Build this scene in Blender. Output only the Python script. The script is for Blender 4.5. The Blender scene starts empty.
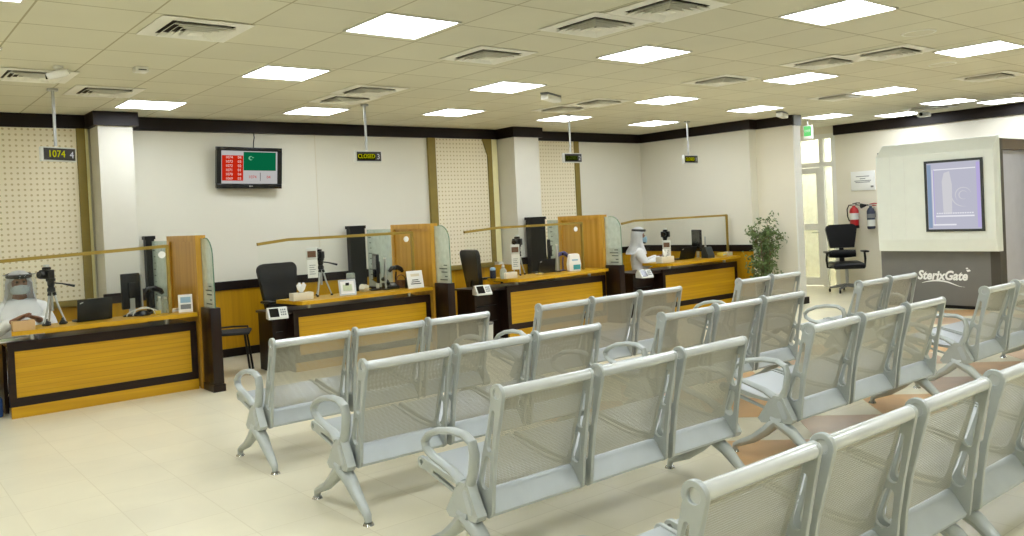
import bpy, bmesh, math, random
from mathutils import Vector, Matrix

random.seed(7)
SC = bpy.context.scene
COL = SC.collection
PI = math.pi


# ------------------------------------------------------------------ materials
def lin(c):
    return tuple(((v / 255) / 12.92 if v / 255 <= 0.04045 else ((v / 255 + 0.055) / 1.055) ** 2.4) for v in c)


def new_mat(name):
    m = bpy.data.materials.new(name)
    m.use_nodes = True
    nt = m.node_tree
    nt.nodes.clear()
    out = nt.nodes.new('ShaderNodeOutputMaterial')
    return m, nt, out


def link(nt, a, b):
    nt.links.new(a, b)


def plain(name, rgb, rough=0.5, metal=0.0, var=0.06, scale=6.0, bump=0.0, bscale=60.0, coat=0.0, spec=0.5):
    """principled material whose colour wanders a little with a noise texture"""
    m, nt, out = new_mat(name)
    p = nt.nodes.new('ShaderNodeBsdfPrincipled')
    tc = nt.nodes.new('ShaderNodeTexCoord')
    nz = nt.nodes.new('ShaderNodeTexNoise')
    nz.inputs['Scale'].default_value = scale
    nz.inputs['Detail'].default_value = 4
    link(nt, tc.outputs['Object'], nz.inputs['Vector'])
    rp = nt.nodes.new('ShaderNodeValToRGB')
    c = lin(rgb)
    rp.color_ramp.elements[0].position = 0.3
    rp.color_ramp.elements[1].position = 0.7
    rp.color_ramp.elements[0].color = tuple(v * (1 - var) for v in c) + (1,)
    rp.color_ramp.elements[1].color = tuple(min(1, v * (1 + var)) for v in c) + (1,)
    link(nt, nz.outputs['Fac'], rp.inputs['Fac'])
    link(nt, rp.outputs['Color'], p.inputs['Base Color'])
    p.inputs['Roughness'].default_value = rough
    p.inputs['Metallic'].default_value = metal
    p.inputs['Coat Weight'].default_value = coat
    p.inputs['Specular IOR Level'].default_value = spec
    if bump:
        n2 = nt.nodes.new('ShaderNodeTexNoise')
        n2.inputs['Scale'].default_value = bscale
        link(nt, tc.outputs['Object'], n2.inputs['Vector'])
        b = nt.nodes.new('ShaderNodeBump')
        b.inputs['Strength'].default_value = bump
        b.inputs['Distance'].default_value = 0.01
        link(nt, n2.outputs['Fac'], b.inputs['Height'])
        link(nt, b.outputs['Normal'], p.inputs['Normal'])
    link(nt, p.outputs['BSDF'], out.inputs['Surface'])
    return m


def wood(name, rgb, rgb2, rough=0.4, axis='X', scale=3.0, coat=0.15, spec=0.4, slats=0.0):
    """grain stretched along one axis; slats draws fine horizontal grooves every so many metres"""
    m, nt, out = new_mat(name)
    p = nt.nodes.new('ShaderNodeBsdfPrincipled')
    tc = nt.nodes.new('ShaderNodeTexCoord')
    mp = nt.nodes.new('ShaderNodeMapping')
    st = {'X': (0.35, 9, 9), 'Y': (9, 0.35, 9), 'Z': (9, 9, 0.35)}[axis]
    mp.inputs['Scale'].default_value = st
    link(nt, tc.outputs['Object'], mp.inputs['Vector'])
    nz = nt.nodes.new('ShaderNodeTexNoise')
    nz.inputs['Scale'].default_value = scale
    nz.inputs['Detail'].default_value = 6
    nz.inputs['Distortion'].default_value = 0.4
    link(nt, mp.outputs['Vector'], nz.inputs['Vector'])
    rp = nt.nodes.new('ShaderNodeValToRGB')
    rp.color_ramp.elements[0].position = 0.35
    rp.color_ramp.elements[1].position = 0.68
    rp.color_ramp.elements[0].color = lin(rgb2) + (1,)
    rp.color_ramp.elements[1].color = lin(rgb) + (1,)
    link(nt, nz.outputs['Fac'], rp.inputs['Fac'])
    col = rp.outputs['Color']
    if slats:
        sx = nt.nodes.new('ShaderNodeSeparateXYZ')
        link(nt, tc.outputs['Object'], sx.inputs['Vector'])
        d = math_node(nt, 'DIVIDE', sx.outputs['Z'], slats)
        f = math_node(nt, 'FRACT', d)
        l = math_node(nt, 'LESS_THAN', f, 0.1)
        mx = nt.nodes.new('ShaderNodeMix')
        mx.data_type = 'RGBA'
        link(nt, l, mx.inputs[0])
        link(nt, col, mx.inputs[6])
        mx.inputs[7].default_value = tuple(v * 0.82 for v in lin(rgb2)) + (1,)
        col = mx.outputs[2]
    link(nt, col, p.inputs['Base Color'])
    p.inputs['Roughness'].default_value = rough
    p.inputs['Coat Weight'].default_value = coat
    p.inputs['Specular IOR Level'].default_value = spec
    link(nt, p.outputs['BSDF'], out.inputs['Surface'])
    return m


def math_node(nt, op, a, b=None):
    n = nt.nodes.new('ShaderNodeMath')
    n.operation = op
    for i, v in enumerate((a, b)):
        if v is None:
            continue
        if isinstance(v, (int, float)):
            n.inputs[i].default_value = v
        else:
            link(nt, v, n.inputs[i])
    return n.outputs[0]


def grid_mat(name, rgb, line, px, py, ox, oy, w, rough=0.6, var=0.05, nscale=1.2, spec=0.5, strength=1.0, coat=0.0,
             tilevar=0.0):
    """tiles in the XY plane of world/object space with thin joint lines"""
    m, nt, out = new_mat(name)
    p = nt.nodes.new('ShaderNodeBsdfPrincipled')
    tc = nt.nodes.new('ShaderNodeTexCoord')
    sx = nt.nodes.new('ShaderNodeSeparateXYZ')
    link(nt, tc.outputs['Object'], sx.inputs['Vector'])
    masks, cells = [], []
    for ax, pp, oo in (('X', px, ox), ('Y', py, oy)):
        u = math_node(nt, 'DIVIDE', math_node(nt, 'SUBTRACT', sx.outputs[ax], oo), pp)
        f = math_node(nt, 'FRACT', u)
        cells.append(math_node(nt, 'FLOOR', u))
        masks.append(math_node(nt, 'LESS_THAN', f, w / pp))
    mk = math_node(nt, 'MAXIMUM', masks[0], masks[1])
    mk = math_node(nt, 'MULTIPLY', mk, strength)
    nz = nt.nodes.new('ShaderNodeTexNoise')
    nz.inputs['Scale'].default_value = nscale
    nz.inputs['Detail'].default_value = 5
    nz.inputs['Distortion'].default_value = 0.7
    link(nt, tc.outputs['Object'], nz.inputs['Vector'])
    rp = nt.nodes.new('ShaderNodeValToRGB')
    c = lin(rgb)
    rp.color_ramp.elements[0].position = 0.3
    rp.color_ramp.elements[1].position = 0.7
    rp.color_ramp.elements[0].color = tuple(v * (1 - var) for v in c) + (1,)
    rp.color_ramp.elements[1].color = tuple(min(1, v * (1 + var)) for v in c) + (1,)
    link(nt, nz.outputs['Fac'], rp.inputs['Fac'])
    col = rp.outputs['Color']
    if tilevar:
        wn = nt.nodes.new('ShaderNodeTexWhiteNoise')
        wn.noise_dimensions = '2D'
        cb = nt.nodes.new('ShaderNodeCombineXYZ')
        link(nt, cells[0], cb.inputs[0])
        link(nt, cells[1], cb.inputs[1])
        link(nt, cb.outputs[0], wn.inputs['Vector'])
        sc_ = math_node(nt, 'ADD', math_node(nt, 'MULTIPLY', wn.outputs['Value'], tilevar * 2), 1 - tilevar)
        vm = nt.nodes.new('ShaderNodeVectorMath')
        vm.operation = 'SCALE'
        link(nt, col, vm.inputs[0])
        link(nt, sc_, vm.inputs['Scale'])
        col = vm.outputs[0]
    mx = nt.nodes.new('ShaderNodeMix')
    mx.data_type = 'RGBA'
    link(nt, mk, mx.inputs[0])
    link(nt, col, mx.inputs[6])
    mx.inputs[7].default_value = lin(line) + (1,)
    link(nt, mx.outputs[2], p.inputs['Base Color'])
    p.inputs['Roughness'].default_value = rough
    p.inputs['Specular IOR Level'].default_value = spec
    p.inputs['Coat Weight'].default_value = coat
    p.inputs['Coat Roughness'].default_value = 0.12
    link(nt, p.outputs['BSDF'], out.inputs['Surface'])
    return m


def perforated(name, rgb, axes, pitch, frac, rough=0.35, metal=0.6):
    """sheet steel with a square grid of punched holes (see-through)"""
    m, nt, out = new_mat(name)
    p = nt.nodes.new('ShaderNodeBsdfPrincipled')
    p.inputs['Base Color'].default_value = lin(rgb) + (1,)
    p.inputs['Roughness'].default_value = rough
    p.inputs['Metallic'].default_value = metal
    tc = nt.nodes.new('ShaderNodeTexCoord')
    sx = nt.nodes.new('ShaderNodeSeparateXYZ')
    link(nt, tc.outputs['Object'], sx.inputs['Vector'])
    sq = []
    for ax in axes:
        f = math_node(nt, 'FRACT', math_node(nt, 'DIVIDE', sx.outputs[ax], pitch))
        d = math_node(nt, 'SUBTRACT', f, 0.5)
        sq.append(math_node(nt, 'MULTIPLY', d, d))
    r2 = math_node(nt, 'ADD', sq[0], sq[1])
    hole = math_node(nt, 'LESS_THAN', r2, frac / PI)
    tr = nt.nodes.new('ShaderNodeBsdfTransparent')
    mx = nt.nodes.new('ShaderNodeMixShader')
    link(nt, hole, mx.inputs[0])
    link(nt, p.outputs['BSDF'], mx.inputs[1])
    link(nt, tr.outputs[0], mx.inputs[2])
    link(nt, mx.outputs[0], out.inputs['Surface'])
    return m


def glass(name, tint=(235, 245, 240), frost=0.0, gloss=0.06):
    """thin pane: mostly clear, a little reflection, frost = milky share"""
    m, nt, out = new_mat(name)
    tr = nt.nodes.new('ShaderNodeBsdfTransparent')
    tr.inputs[0].default_value = lin(tint) + (1,)
    gl = nt.nodes.new('ShaderNodeBsdfGlossy')
    gl.inputs['Roughness'].default_value = 0.03
    fr = nt.nodes.new('ShaderNodeLayerWeight')
    fr.inputs[0].default_value = 0.5
    edge = math_node(nt, 'POWER', fr.outputs['Facing'], 4.0)
    mx = nt.nodes.new('ShaderNodeMixShader')
    link(nt, math_node(nt, 'ADD', math_node(nt, 'MULTIPLY', edge, 0.4), gloss * 0.3 + 0.012), mx.inputs[0])
    link(nt, tr.outputs[0], mx.inputs[1])
    link(nt, gl.outputs[0], mx.inputs[2])
    last = mx.outputs[0]
    if frost:
        df = nt.nodes.new('ShaderNodeBsdfPrincipled')
        df.inputs['Base Color'].default_value = lin((226, 234, 226)) + (1,)
        df.inputs['Roughness'].default_value = 0.4
        tl = nt.nodes.new('ShaderNodeBsdfTranslucent')
        tl.inputs[0].default_value = lin((215, 225, 210)) + (1,)
        a = nt.nodes.new('ShaderNodeMixShader')
        a.inputs[0].default_value = 0.35
        link(nt, df.outputs[0], a.inputs[1])
        link(nt, tl.outputs[0], a.inputs[2])
        tc = nt.nodes.new('ShaderNodeTexCoord')
        nz = nt.nodes.new('ShaderNodeTexNoise')
        nz.inputs['Scale'].default_value = 14
        link(nt, tc.outputs['Object'], nz.inputs['Vector'])
        k = math_node(nt, 'ADD', math_node(nt, 'MULTIPLY', nz.outputs['Fac'], 0.2), frost - 0.1)
        b = nt.nodes.new('ShaderNodeMixShader')
        link(nt, k, b.inputs[0])
        link(nt, last, b.inputs[1])
        link(nt, a.outputs[0], b.inputs[2])
        last = b.outputs[0]
    link(nt, last, out.inputs['Surface'])
    return m


def emit(name, rgb, strength, var=0.0):
    m, nt, out = new_mat(name)
    e = nt.nodes.new('ShaderNodeEmission')
    e.inputs[0].default_value = lin(rgb) + (1,)
    e.inputs[1].default_value = strength
    link(nt, e.outputs[0], out.inputs['Surface'])
    return m


def dots(name, rgb, dot, pitch, r):
    """perforated blind fabric: rows of small darker holes in the XZ plane"""
    m, nt, out = new_mat(name)
    p = nt.nodes.new('ShaderNodeBsdfPrincipled')
    tc = nt.nodes.new('ShaderNodeTexCoord')
    sx = nt.nodes.new('ShaderNodeSeparateXYZ')
    link(nt, tc.outputs['Object'], sx.inputs['Vector'])
    sq = []
    for ax in 'XZ':
        f = math_node(nt, 'FRACT', math_node(nt, 'DIVIDE', sx.outputs[ax], pitch))
        d = math_node(nt, 'SUBTRACT', f, 0.5)
        sq.append(math_node(nt, 'MULTIPLY', d, d))
    h = math_node(nt, 'LESS_THAN', math_node(nt, 'ADD', sq[0], sq[1]), r * r)
    # the holes are punched larger towards the top of the blind
    nz = nt.nodes.new('ShaderNodeTexNoise')
    nz.inputs['Scale'].default_value = 2
    link(nt, tc.outputs['Object'], nz.inputs['Vector'])
    rp = nt.nodes.new('ShaderNodeValToRGB')
    rp.color_ramp.elements[0].color = tuple(v * .95 for v in lin(rgb)) + (1,)
    rp.color_ramp.elements[1].color = lin(rgb) + (1,)
    link(nt, nz.outputs['Fac'], rp.inputs['Fac'])
    mx = nt.nodes.new('ShaderNodeMix')
    mx.data_type = 'RGBA'
    link(nt, h, mx.inputs[0])
    link(nt, rp.outputs[0], mx.inputs[6])
    mx.inputs[7].default_value = lin(dot) + (1,)
    link(nt, mx.outputs[2], p.inputs['Base Color'])
    p.inputs['Roughness'].default_value = 0.8
    link(nt, p.outputs['BSDF'], out.inputs['Surface'])
    return m


M = {}
M['ceiling'] = grid_mat('ceiling_tiles', (222, 219, 197), (166, 158, 122), 0.615, 0.6, 2.75, 0.42, 0.012, rough=0.9,
                        var=0.03, nscale=0.9, spec=0.2, strength=0.8, tilevar=0.03)
M['floor'] = grid_mat('floor_marble', (230, 223, 196), (208, 198, 166), 0.43, 0.43, 0.29, 0.27, 0.006, rough=0.28,
                      var=0.05, nscale=1.6, spec=0.45, strength=0.55, tilevar=0.025)
M['wall'] = plain('wall_cream', (228, 225, 210), 0.75, var=0.015, scale=1.2)
M['wall_warm'] = plain('wall_warm_cream', (230, 224, 206), 0.75, var=0.02, scale=1.2)
M['white'] = plain('white_paint', (236, 235, 228), 0.5, var=0.02)
M['column'] = plain('column_paint', (222, 219, 206), 0.6, var=0.015)
M['dark'] = plain('dark_stained_trim', (27, 17, 13), 0.45, var=0.15, scale=4, spec=0.25)
M['darkwood'] = wood('dark_wenge_wood', (40, 22, 13), (26, 14, 8), 0.35, 'X', 3, spec=0.28, coat=0.05)
M['darkwood_z'] = wood('dark_wenge_upright', (38, 21, 13), (25, 14, 8), 0.3, 'Z', 3, spec=0.28, coat=0.05)
M['oak'] = wood('yellow_oak', (206, 160, 16), (188, 140, 8), 0.42, 'X', 2.5)
M['oak_slat'] = wood('yellow_oak_slatted', (204, 158, 10), (188, 140, 6), 0.42, 'X', 2.5, slats=0.043)
M['oak_z'] = wood('yellow_oak_upright', (206, 158, 60), (190, 140, 42), 0.4, 'Z', 2.2)
M['oak_wall'] = wood('yellow_oak_wainscot', (202, 154, 8), (180, 132, 4), 0.45, 'Z', 1.6)
M['brass'] = plain('brass_olive_trim', (162, 136, 58), 0.4, 0.35, 0.08)
M['olive'] = plain('olive_frame', (140, 122, 54), 0.55, 0.1, 0.08)
M['blind'] = dots('perforated_blind', (246, 236, 208), (206, 190, 148), 0.058, 0.2)
M['daylight_leak'] = plain('cream_daylight_leak', (240, 232, 178), 0.5, var=0.03)  # cream colour stands in for daylight leaking past the blind
M['steel'] = plain('silver_cast_frame', (180, 186, 183), 0.34, 0.2, 0.05, 10)
M['panelsteel'] = plain('silver_panel', (186, 193, 195), 0.38, 0.12, 0.04, 8)
M['rail'] = plain('polished_silver_rail', (216, 220, 218), 0.22, 0.25, 0.04, 8)
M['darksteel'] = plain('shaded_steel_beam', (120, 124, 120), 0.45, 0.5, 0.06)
M['chrome'] = plain('chrome', (205, 205, 205), 0.12, 1.0, 0.03)
M['perf_back'] = perforated('perforated_backrest', (190, 188, 172), 'XZ', 0.008, 0.42, 0.35, 0.25)
M['perf_seat'] = perforated('perforated_seat', (196, 202, 205), 'XY', 0.008, 0.24, 0.3, 0.25)
M['black'] = plain('black_plastic', (14, 14, 15), 0.42, var=0.15, spec=0.3)
M['blackfab'] = plain('black_fabric', (18, 18, 20), 0.75, var=0.2, scale=20, bump=0.15, bscale=200)
M['leather'] = plain('black_leather', (17, 17, 19), 0.36, var=0.15, scale=9, spec=0.35, bump=0.1, bscale=40)
M['greyplastic'] = plain('grey_plastic', (120, 122, 124), 0.45, var=0.06)
M['silver'] = plain('silver_metal', (190, 192, 192), 0.3, 0.7, 0.05)
M['offwhite'] = plain('off_white_plastic', (218, 219, 212), 0.45, var=0.03)
M['paper'] = plain('white_paper', (240, 240, 236), 0.7, var=0.02)
M['glass'] = glass('clear_glass', (254, 255, 254), gloss=0.01)
M['shield'] = glass('face_shield_plastic', (240, 244, 246), gloss=0.25)
M['frost'] = glass('frosted_glass', (242, 248, 244), 0.42)
M['glass_edge'] = plain('green_glass_edge', (95, 125, 105), 0.2, var=0.05)
M['ink'] = plain('dark_print', (52, 56, 52), 0.6, var=0.05)
M['panel_light'] = emit('light_diffuser', (240, 247, 255), 17.8)
M['lightframe'] = plain('light_frame', (222, 220, 208), 0.5, var=0.02)
M['ventwhite'] = plain('vent_white', (246, 245, 234), 0.5, var=0.03)
M['ventdark'] = plain('vent_dark', (62, 52, 38), 0.8, var=0.1)
M['clad'] = plain('cabin_pale_cladding', (226, 230, 220), 0.35, var=0.02, coat=0.2)
M['cabgrey'] = plain('cabin_grey', (112, 111, 107), 0.42, 0.1, var=0.04)
M['cabdark'] = plain('cabin_dark_frame', (74, 70, 62), 0.45, 0.2, var=0.05)
M['cabbrown'] = plain('cabin_brown_header', (96, 80, 58), 0.45, var=0.06)
M['robe'] = plain('white_cotton', (246, 246, 246), 0.8, var=0.03, scale=14, bump=0.25, bscale=18)
M['scarf'] = plain('white_headscarf', (240, 240, 240), 0.8, var=0.03, scale=14, bump=0.2, bscale=22)
M['skin'] = plain('skin', (150, 104, 78), 0.55, var=0.06)
M['eyes'] = plain('dark_eyes', (30, 22, 18), 0.3, var=0.05)
M['beard'] = plain('black_hair', (22, 18, 16), 0.7, var=0.1)
M['mask_blue'] = plain('blue_mask', (150, 186, 208), 0.75, var=0.04)
M['mask_grey'] = plain('grey_mask', (196, 200, 198), 0.75, var=0.04)
M['orange'] = plain('orange_marble', (212, 170, 118), 0.28, var=0.1, scale=4)
M['rose'] = plain('rose_brown_marble', (200, 170, 140), 0.28, var=0.1, scale=4)
M['leaf'] = plain('ficus_leaf', (98, 118, 66), 0.45, var=0.35, scale=9)
M['bark'] = plain('ficus_stem', (96, 76, 52), 0.8, var=0.2)
M['soil'] = plain('potting_soil', (48, 36, 26), 0.95, var=0.25, scale=30)
M['pot'] = plain('black_planter', (30, 29, 28), 0.4, var=0.1)
M['red'] = plain('red_enamel', (176, 22, 24), 0.3, var=0.05, coat=0.3)
M['navy'] = plain('navy_label', (34, 44, 66), 0.5, var=0.1)
M['led'] = emit('led_yellow', (190, 190, 10), 0.85)
M['led_dim'] = emit('led_dim_green', (92, 112, 30), 0.5)
M['ledwhite'] = emit('sign_white_digit', (215, 215, 215), 0.7)
M['ledback'] = plain('led_window', (36, 30, 24), 0.35, var=0.1)
M['ledgreen'] = emit('led_window_green', (40, 42, 8), 0.35)
M['tvwhite'] = emit('screen_pale', (205, 203, 200), 0.75)
M['tvred'] = emit('screen_red', (206, 44, 22), 0.8)
M['tvgreen'] = emit('screen_green', (10, 104, 66), 0.85)
M['tvtext'] = emit('screen_text', (250, 220, 210), 0.8)
M['tvmark'] = emit('screen_green_mark', (120, 190, 150), 0.9)
M['cabscreen'] = emit('cabin_screen_lilac', (200, 200, 216), 0.85)
M['cabscreen2'] = emit('cabin_screen_white', (236, 236, 242), 0.95)
M['cabscreen3'] = emit('cabin_screen_blue', (146, 168, 196), 0.85)
M['cabscreen4'] = emit('cabin_screen_violet', (196, 184, 234), 0.85)
M['cabscreen5'] = emit('cabin_screen_pale', (222, 221, 226), 0.85)
M['exitgreen'] = emit('exit_green', (120, 226, 130), 0.95)
M['doorglass'] = glass('door_frosted_glass', (255, 253, 244), 0.35)
M['daylight'] = emit('bright_lobby', (255, 250, 226), 1.35)
M['lilac'] = plain('cabin_inner_door', (196, 196, 206), 0.3, var=0.04)
M['teal'] = plain('teal_label', (64, 160, 168), 0.5, var=0.08)
M['blue'] = plain('blue_plastic', (30, 70, 130), 0.4, var=0.1)
M['carton'] = plain('tan_carton', (196, 160, 112), 0.7, var=0.06)
M['binwhite'] = plain('white_bin', (214, 214, 206), 0.5, var=0.03)
M['yellow'] = plain('yellow_note', (224, 196, 70), 0.6, var=0.05)
M['cream'] = plain('cream_box', (222, 214, 190), 0.6, var=0.04)
M['yellowgreen'] = plain('pale_green_print', (200, 212, 180), 0.6, var=0.15)
M['basket'] = plain('brown_basket', (110, 76, 52), 0.7, var=0.2, scale=40)
M['posblue'] = emit('terminal_screen_blue', (70, 120, 190), 0.5)
M['blackscreen'] = plain('dark_screen', (14, 15, 18), 0.12, var=0.1)
M['purple'] = plain('violet_webcam', (74, 66, 120), 0.4, var=0.1)


# ------------------------------------------------------------------ mesh builder
class MB:
    def __init__(self):
        self.bm = bmesh.new()

    def box(self, x0, x1, y0, y1, z0, z1, bev=0.0, seg=2):
        vs = [self.bm.verts.new(v) for v in ((x0, y0, z0), (x1, y0, z0), (x1, y1, z0), (x0, y1, z0),
                                             (x0, y0, z1), (x1, y0, z1), (x1, y1, z1), (x0, y1, z1))]
        fs = [self.bm.faces.new([vs[i] for i in f]) for f in
              ((3, 2, 1, 0), (4, 5, 6, 7), (0, 1, 5, 4), (1, 2, 6, 5), (2, 3, 7, 6), (3, 0, 4, 7))]
        if bev:
            es = list({e for f in fs for e in f.edges})
            bmesh.ops.bevel(self.bm, geom=es, offset=bev, segments=seg, affect='EDGES', profile=0.5)
        return self

    def prism(self, pts, axis, a, b):
        """polygon pts (two coordinates) pushed along axis from a to b"""
        def mk(p, t):
            if axis == 'X':
                return (t, p[0], p[1])
            if axis == 'Y':
                return (p[0], t, p[1])
            return (p[0], p[1], t)
        v0 = [self.bm.verts.new(mk(p, a)) for p in pts]
        v1 = [self.bm.verts.new(mk(p, b)) for p in pts]
        n = len(pts)
        fs = [self.bm.faces.new(v0[::-1]), self.bm.faces.new(v1)]
        for i in range(n):
            fs.append(self.bm.faces.new((v0[i], v0[(i + 1) % n], v1[(i + 1) % n], v1[i])))
        return self

    def tube(self, pts, rad, n=10, squash=(1, 1), up=(1, 0, 0), cap=True):
        """swept tube; squash scales the section along (up, side)"""
        pts = [Vector(p) for p in pts]
        if not hasattr(rad, '__len__'):
            rad = [rad] * len(pts)
        rings = []
        U = Vector(up).normalized()
        for i, p in enumerate(pts):
            t = (pts[min(i + 1, len(pts) - 1)] - pts[max(i - 1, 0)]).normalized()
            u = (U - t * U.dot(t))
            if u.length < 1e-4:
                u = t.orthogonal()
            u.normalize()
            U = u
            s = t.cross(u)
            rings.append([self.bm.verts.new(p + (u * math.cos(2 * PI * k / n) * squash[0] +
                                                 s * math.sin(2 * PI * k / n) * squash[1]) * rad[i]) for k in range(n)])
        for a, b in zip(rings, rings[1:]):
            for k in range(n):
                self.bm.faces.new((a[k], a[(k + 1) % n], b[(k + 1) % n], b[k]))
        if cap:
            self.bm.faces.new(rings[0][::-1])
            self.bm.faces.new(rings[-1])
        return self

    def cyl(self, c, r, h, n=20, axis='Z', r2=None):
        c = Vector(c)
        d = {'X': Vector((1, 0, 0)), 'Y': Vector((0, 1, 0)), 'Z': Vector((0, 0, 1))}[axis]
        up = (0, 0, 1) if axis != 'Z' else (1, 0, 0)
        return self.tube([c, c + d * h], [r, r if r2 is None else r2], n, up=up)

    def lathe(self, prof, c=(0, 0, 0), n=20):
        c = Vector(c)
        rings = [[self.bm.verts.new(c + Vector((r * math.cos(2 * PI * k / n), r * math.sin(2 * PI * k / n), z)))
                  for k in range(n)] for r, z in prof]
        for a, b in zip(rings, rings[1:]):
            for k in range(n):
                self.bm.faces.new((a[k], a[(k + 1) % n], b[(k + 1) % n], b[k]))
        self.bm.faces.new(rings[0][::-1])
        self.bm.faces.new(rings[-1])
        return self

    def ell(self, c, r, n=16, m=10):
        c = Vector(c)
        if not hasattr(r, '__len__'):
            r = (r, r, r)
        rings = []
        for j in range(1, m):
            th = PI * j / m
            rings.append([self.bm.verts.new(c + Vector((r[0] * math.sin(th) * math.cos(2 * PI * k / n),
                                                        r[1] * math.sin(th) * math.sin(2 * PI * k / n),
                                                        r[2] * math.cos(th)))) for k in range(n)])
        top = self.bm.verts.new(c + Vector((0, 0, r[2])))
        bot = self.bm.verts.new(c - Vector((0, 0, r[2])))
        for k in range(n):
            self.bm.faces.new((top, rings[0][k], rings[0][(k + 1) % n]))
            self.bm.faces.new((bot, rings[-1][(k + 1) % n], rings[-1][k]))
        for a, b in zip(rings, rings[1:]):
            for k in range(n):
                self.bm.faces.new((a[k], b[k], b[(k + 1) % n], a[(k + 1) % n]))
        return self

    def sheet(self, prof, x0, x1, th=0.0, axis='X', nx=1):
        """profile line of (y, z) points swept along x into a sheet with thickness"""
        n = len(prof)
        off = []
        for i in range(n):
            a, b = Vector(prof[max(i - 1, 0)]), Vector(prof[min(i + 1, n - 1)])
            t = (b - a).normalized()
            off.append(Vector((-t[1], t[0])) * th)
        rows = []
        for x in (x0, x1):
            rows.append([self.bm.verts.new((x, p[0], p[1])) for p in prof])
        for i in range(n - 1):
            self.bm.faces.new((rows[0][i], rows[1][i], rows[1][i + 1], rows[0][i + 1]))
        if th:
            r2 = [[self.bm.verts.new((x, p[0] + o[0], p[1] + o[1])) for p, o in zip(prof, off)] for x in (x0, x1)]
            for i in range(n - 1):
                self.bm.faces.new((r2[0][i + 1], r2[1][i + 1], r2[1][i], r2[0][i]))
                self.bm.faces.new((rows[0][i + 1], r2[0][i + 1], r2[0][i], rows[0][i]))
                self.bm.faces.new((rows[1][i], r2[1][i], r2[1][i + 1], rows[1][i + 1]))
            for i in (0, n - 1):
                self.bm.faces.new((rows[0][i], r2[0][i], r2[1][i], rows[1][i]))
        return self

    def xf(self, mat):
        bmesh.ops.transform(self.bm, matrix=mat, verts=self.bm.verts)
        return self

    def rot(self, deg, axis='Z', c=(0, 0, 0)):
        c = Vector(c)
        return self.xf(Matrix.Translation(c) @ Matrix.Rotation(math.radians(deg), 4, axis) @ Matrix.Translation(-c))

    def mv(self, x, y, z):
        return self.xf(Matrix.Translation((x, y, z)))

    def build(self, name, mat, parent=None, smooth=True, angle=35):
        bmesh.ops.recalc_face_normals(self.bm, faces=self.bm.faces)
        me = bpy.data.meshes.new(name)
        if smooth:
            for f in self.bm.faces:
                f.smooth = True
            lim = math.radians(angle)
            for e in self.bm.edges:
                if len(e.link_faces) == 2 and e.calc_face_angle(0) > lim:
                    e.smooth = False
        self.bm.to_mesh(me)
        self.bm.free()
        for mm in (mat if isinstance(mat, (list, tuple)) else [mat]):
            me.materials.append(mm)
        o = bpy.data.objects.new(name, me)
        COL.objects.link(o)
        o.parent = parent
        return o


def tag(o, label, cat, group=None):
    o['label'] = label
    o['category'] = cat
    if group:
        o['group'] = group
    return o


def thing(name, label, cat, loc=(0, 0, 0), rz=0.0, group=None):
    o = bpy.data.objects.new(name, None)
    COL.objects.link(o)
    o.empty_display_size = 0.1
    o.location = loc
    o.rotation_euler = (0, 0, math.radians(rz))
    return tag(o, label, cat, group)


def struct(name, mb, mat, parent=None, **k):
    o = mb.build(name, mat, parent, **k)
    o['kind'] = 'structure'
    return o


def dup(root, loc, rz, label, group=None):
    r = root.copy()
    COL.objects.link(r)
    r.location = loc
    r.rotation_euler = (0, 0, math.radians(rz))
    r['label'] = label
    if group:
        r['group'] = group
    for ch in list(root.children):
        c = ch.copy()
        COL.objects.link(c)
        c.parent = r
        for g in list(ch.children):
            d = g.copy()
            COL.objects.link(d)
            d.parent = c
    return r


def plate(name, outer, holes, x, th, mat, parent, bev=0.0025):
    """flat cast plate with holes; outline given in (y, z), thickness along x"""
    cu = bpy.data.curves.new(name, 'CURVE')
    cu.dimensions = '2D'
    cu.fill_mode = 'BOTH'
    cu.extrude = th / 2 - bev
    cu.bevel_depth = bev
    cu.bevel_resolution = 1
    cu.offset = -bev
    for ring in [outer] + list(holes):
        sp = cu.splines.new('POLY')
        sp.points.add(len(ring) - 1)
        for p, q in zip(sp.points, ring):
            p.co = (q[0], q[1], 0, 1)
        sp.use_cyclic_u = True
    tmp = bpy.data.objects.new(name, cu)
    COL.objects.link(tmp)
    bpy.context.view_layer.update()
    me = bpy.data.meshes.new_from_object(tmp.evaluated_get(bpy.context.evaluated_depsgraph_get()))
    bpy.data.objects.remove(tmp)
    # curve plane (u, v, w) -> (x + w, u, v)
    me.transform(Matrix(((0, 0, 1, x), (1, 0, 0, 0), (0, 1, 0, 0), (0, 0, 0, 1))))
    me.materials.clear()
    me.materials.append(mat)
    me.name = name
    o = bpy.data.objects.new(name, me)
    COL.objects.link(o)
    o.parent = parent
    return o


def text(name, s, size, mat, parent, loc, rot, depth=0.002, align='CENTER', shear=0.0, sx=1.0, bold=0.0):
    """lettering; rot = euler in degrees, text lies in its own XY plane"""
    cu = bpy.data.curves.new(name, 'FONT')
    cu.body = s
    cu.size = size
    cu.align_x = align
    cu.align_y = 'CENTER'
    cu.extrude = depth
    cu.shear = shear
    cu.offset = bold
    cu.resolution_u = 3
    tmp = bpy.data.objects.new(name, cu)
    COL.objects.link(tmp)
    bpy.context.view_layer.update()
    me = bpy.data.meshes.new_from_object(tmp.evaluated_get(bpy.context.evaluated_depsgraph_get()))
    bpy.data.objects.remove(tmp)
    me.transform(Matrix.Diagonal((sx, 1, 1, 1)))
    me.materials.clear()
    me.materials.append(mat)
    o = bpy.data.objects.new(name, me)
    COL.objects.link(o)
    o.parent = parent
    o.location = loc
    o.rotation_euler = [math.radians(a) for a in rot]
    return o


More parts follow.
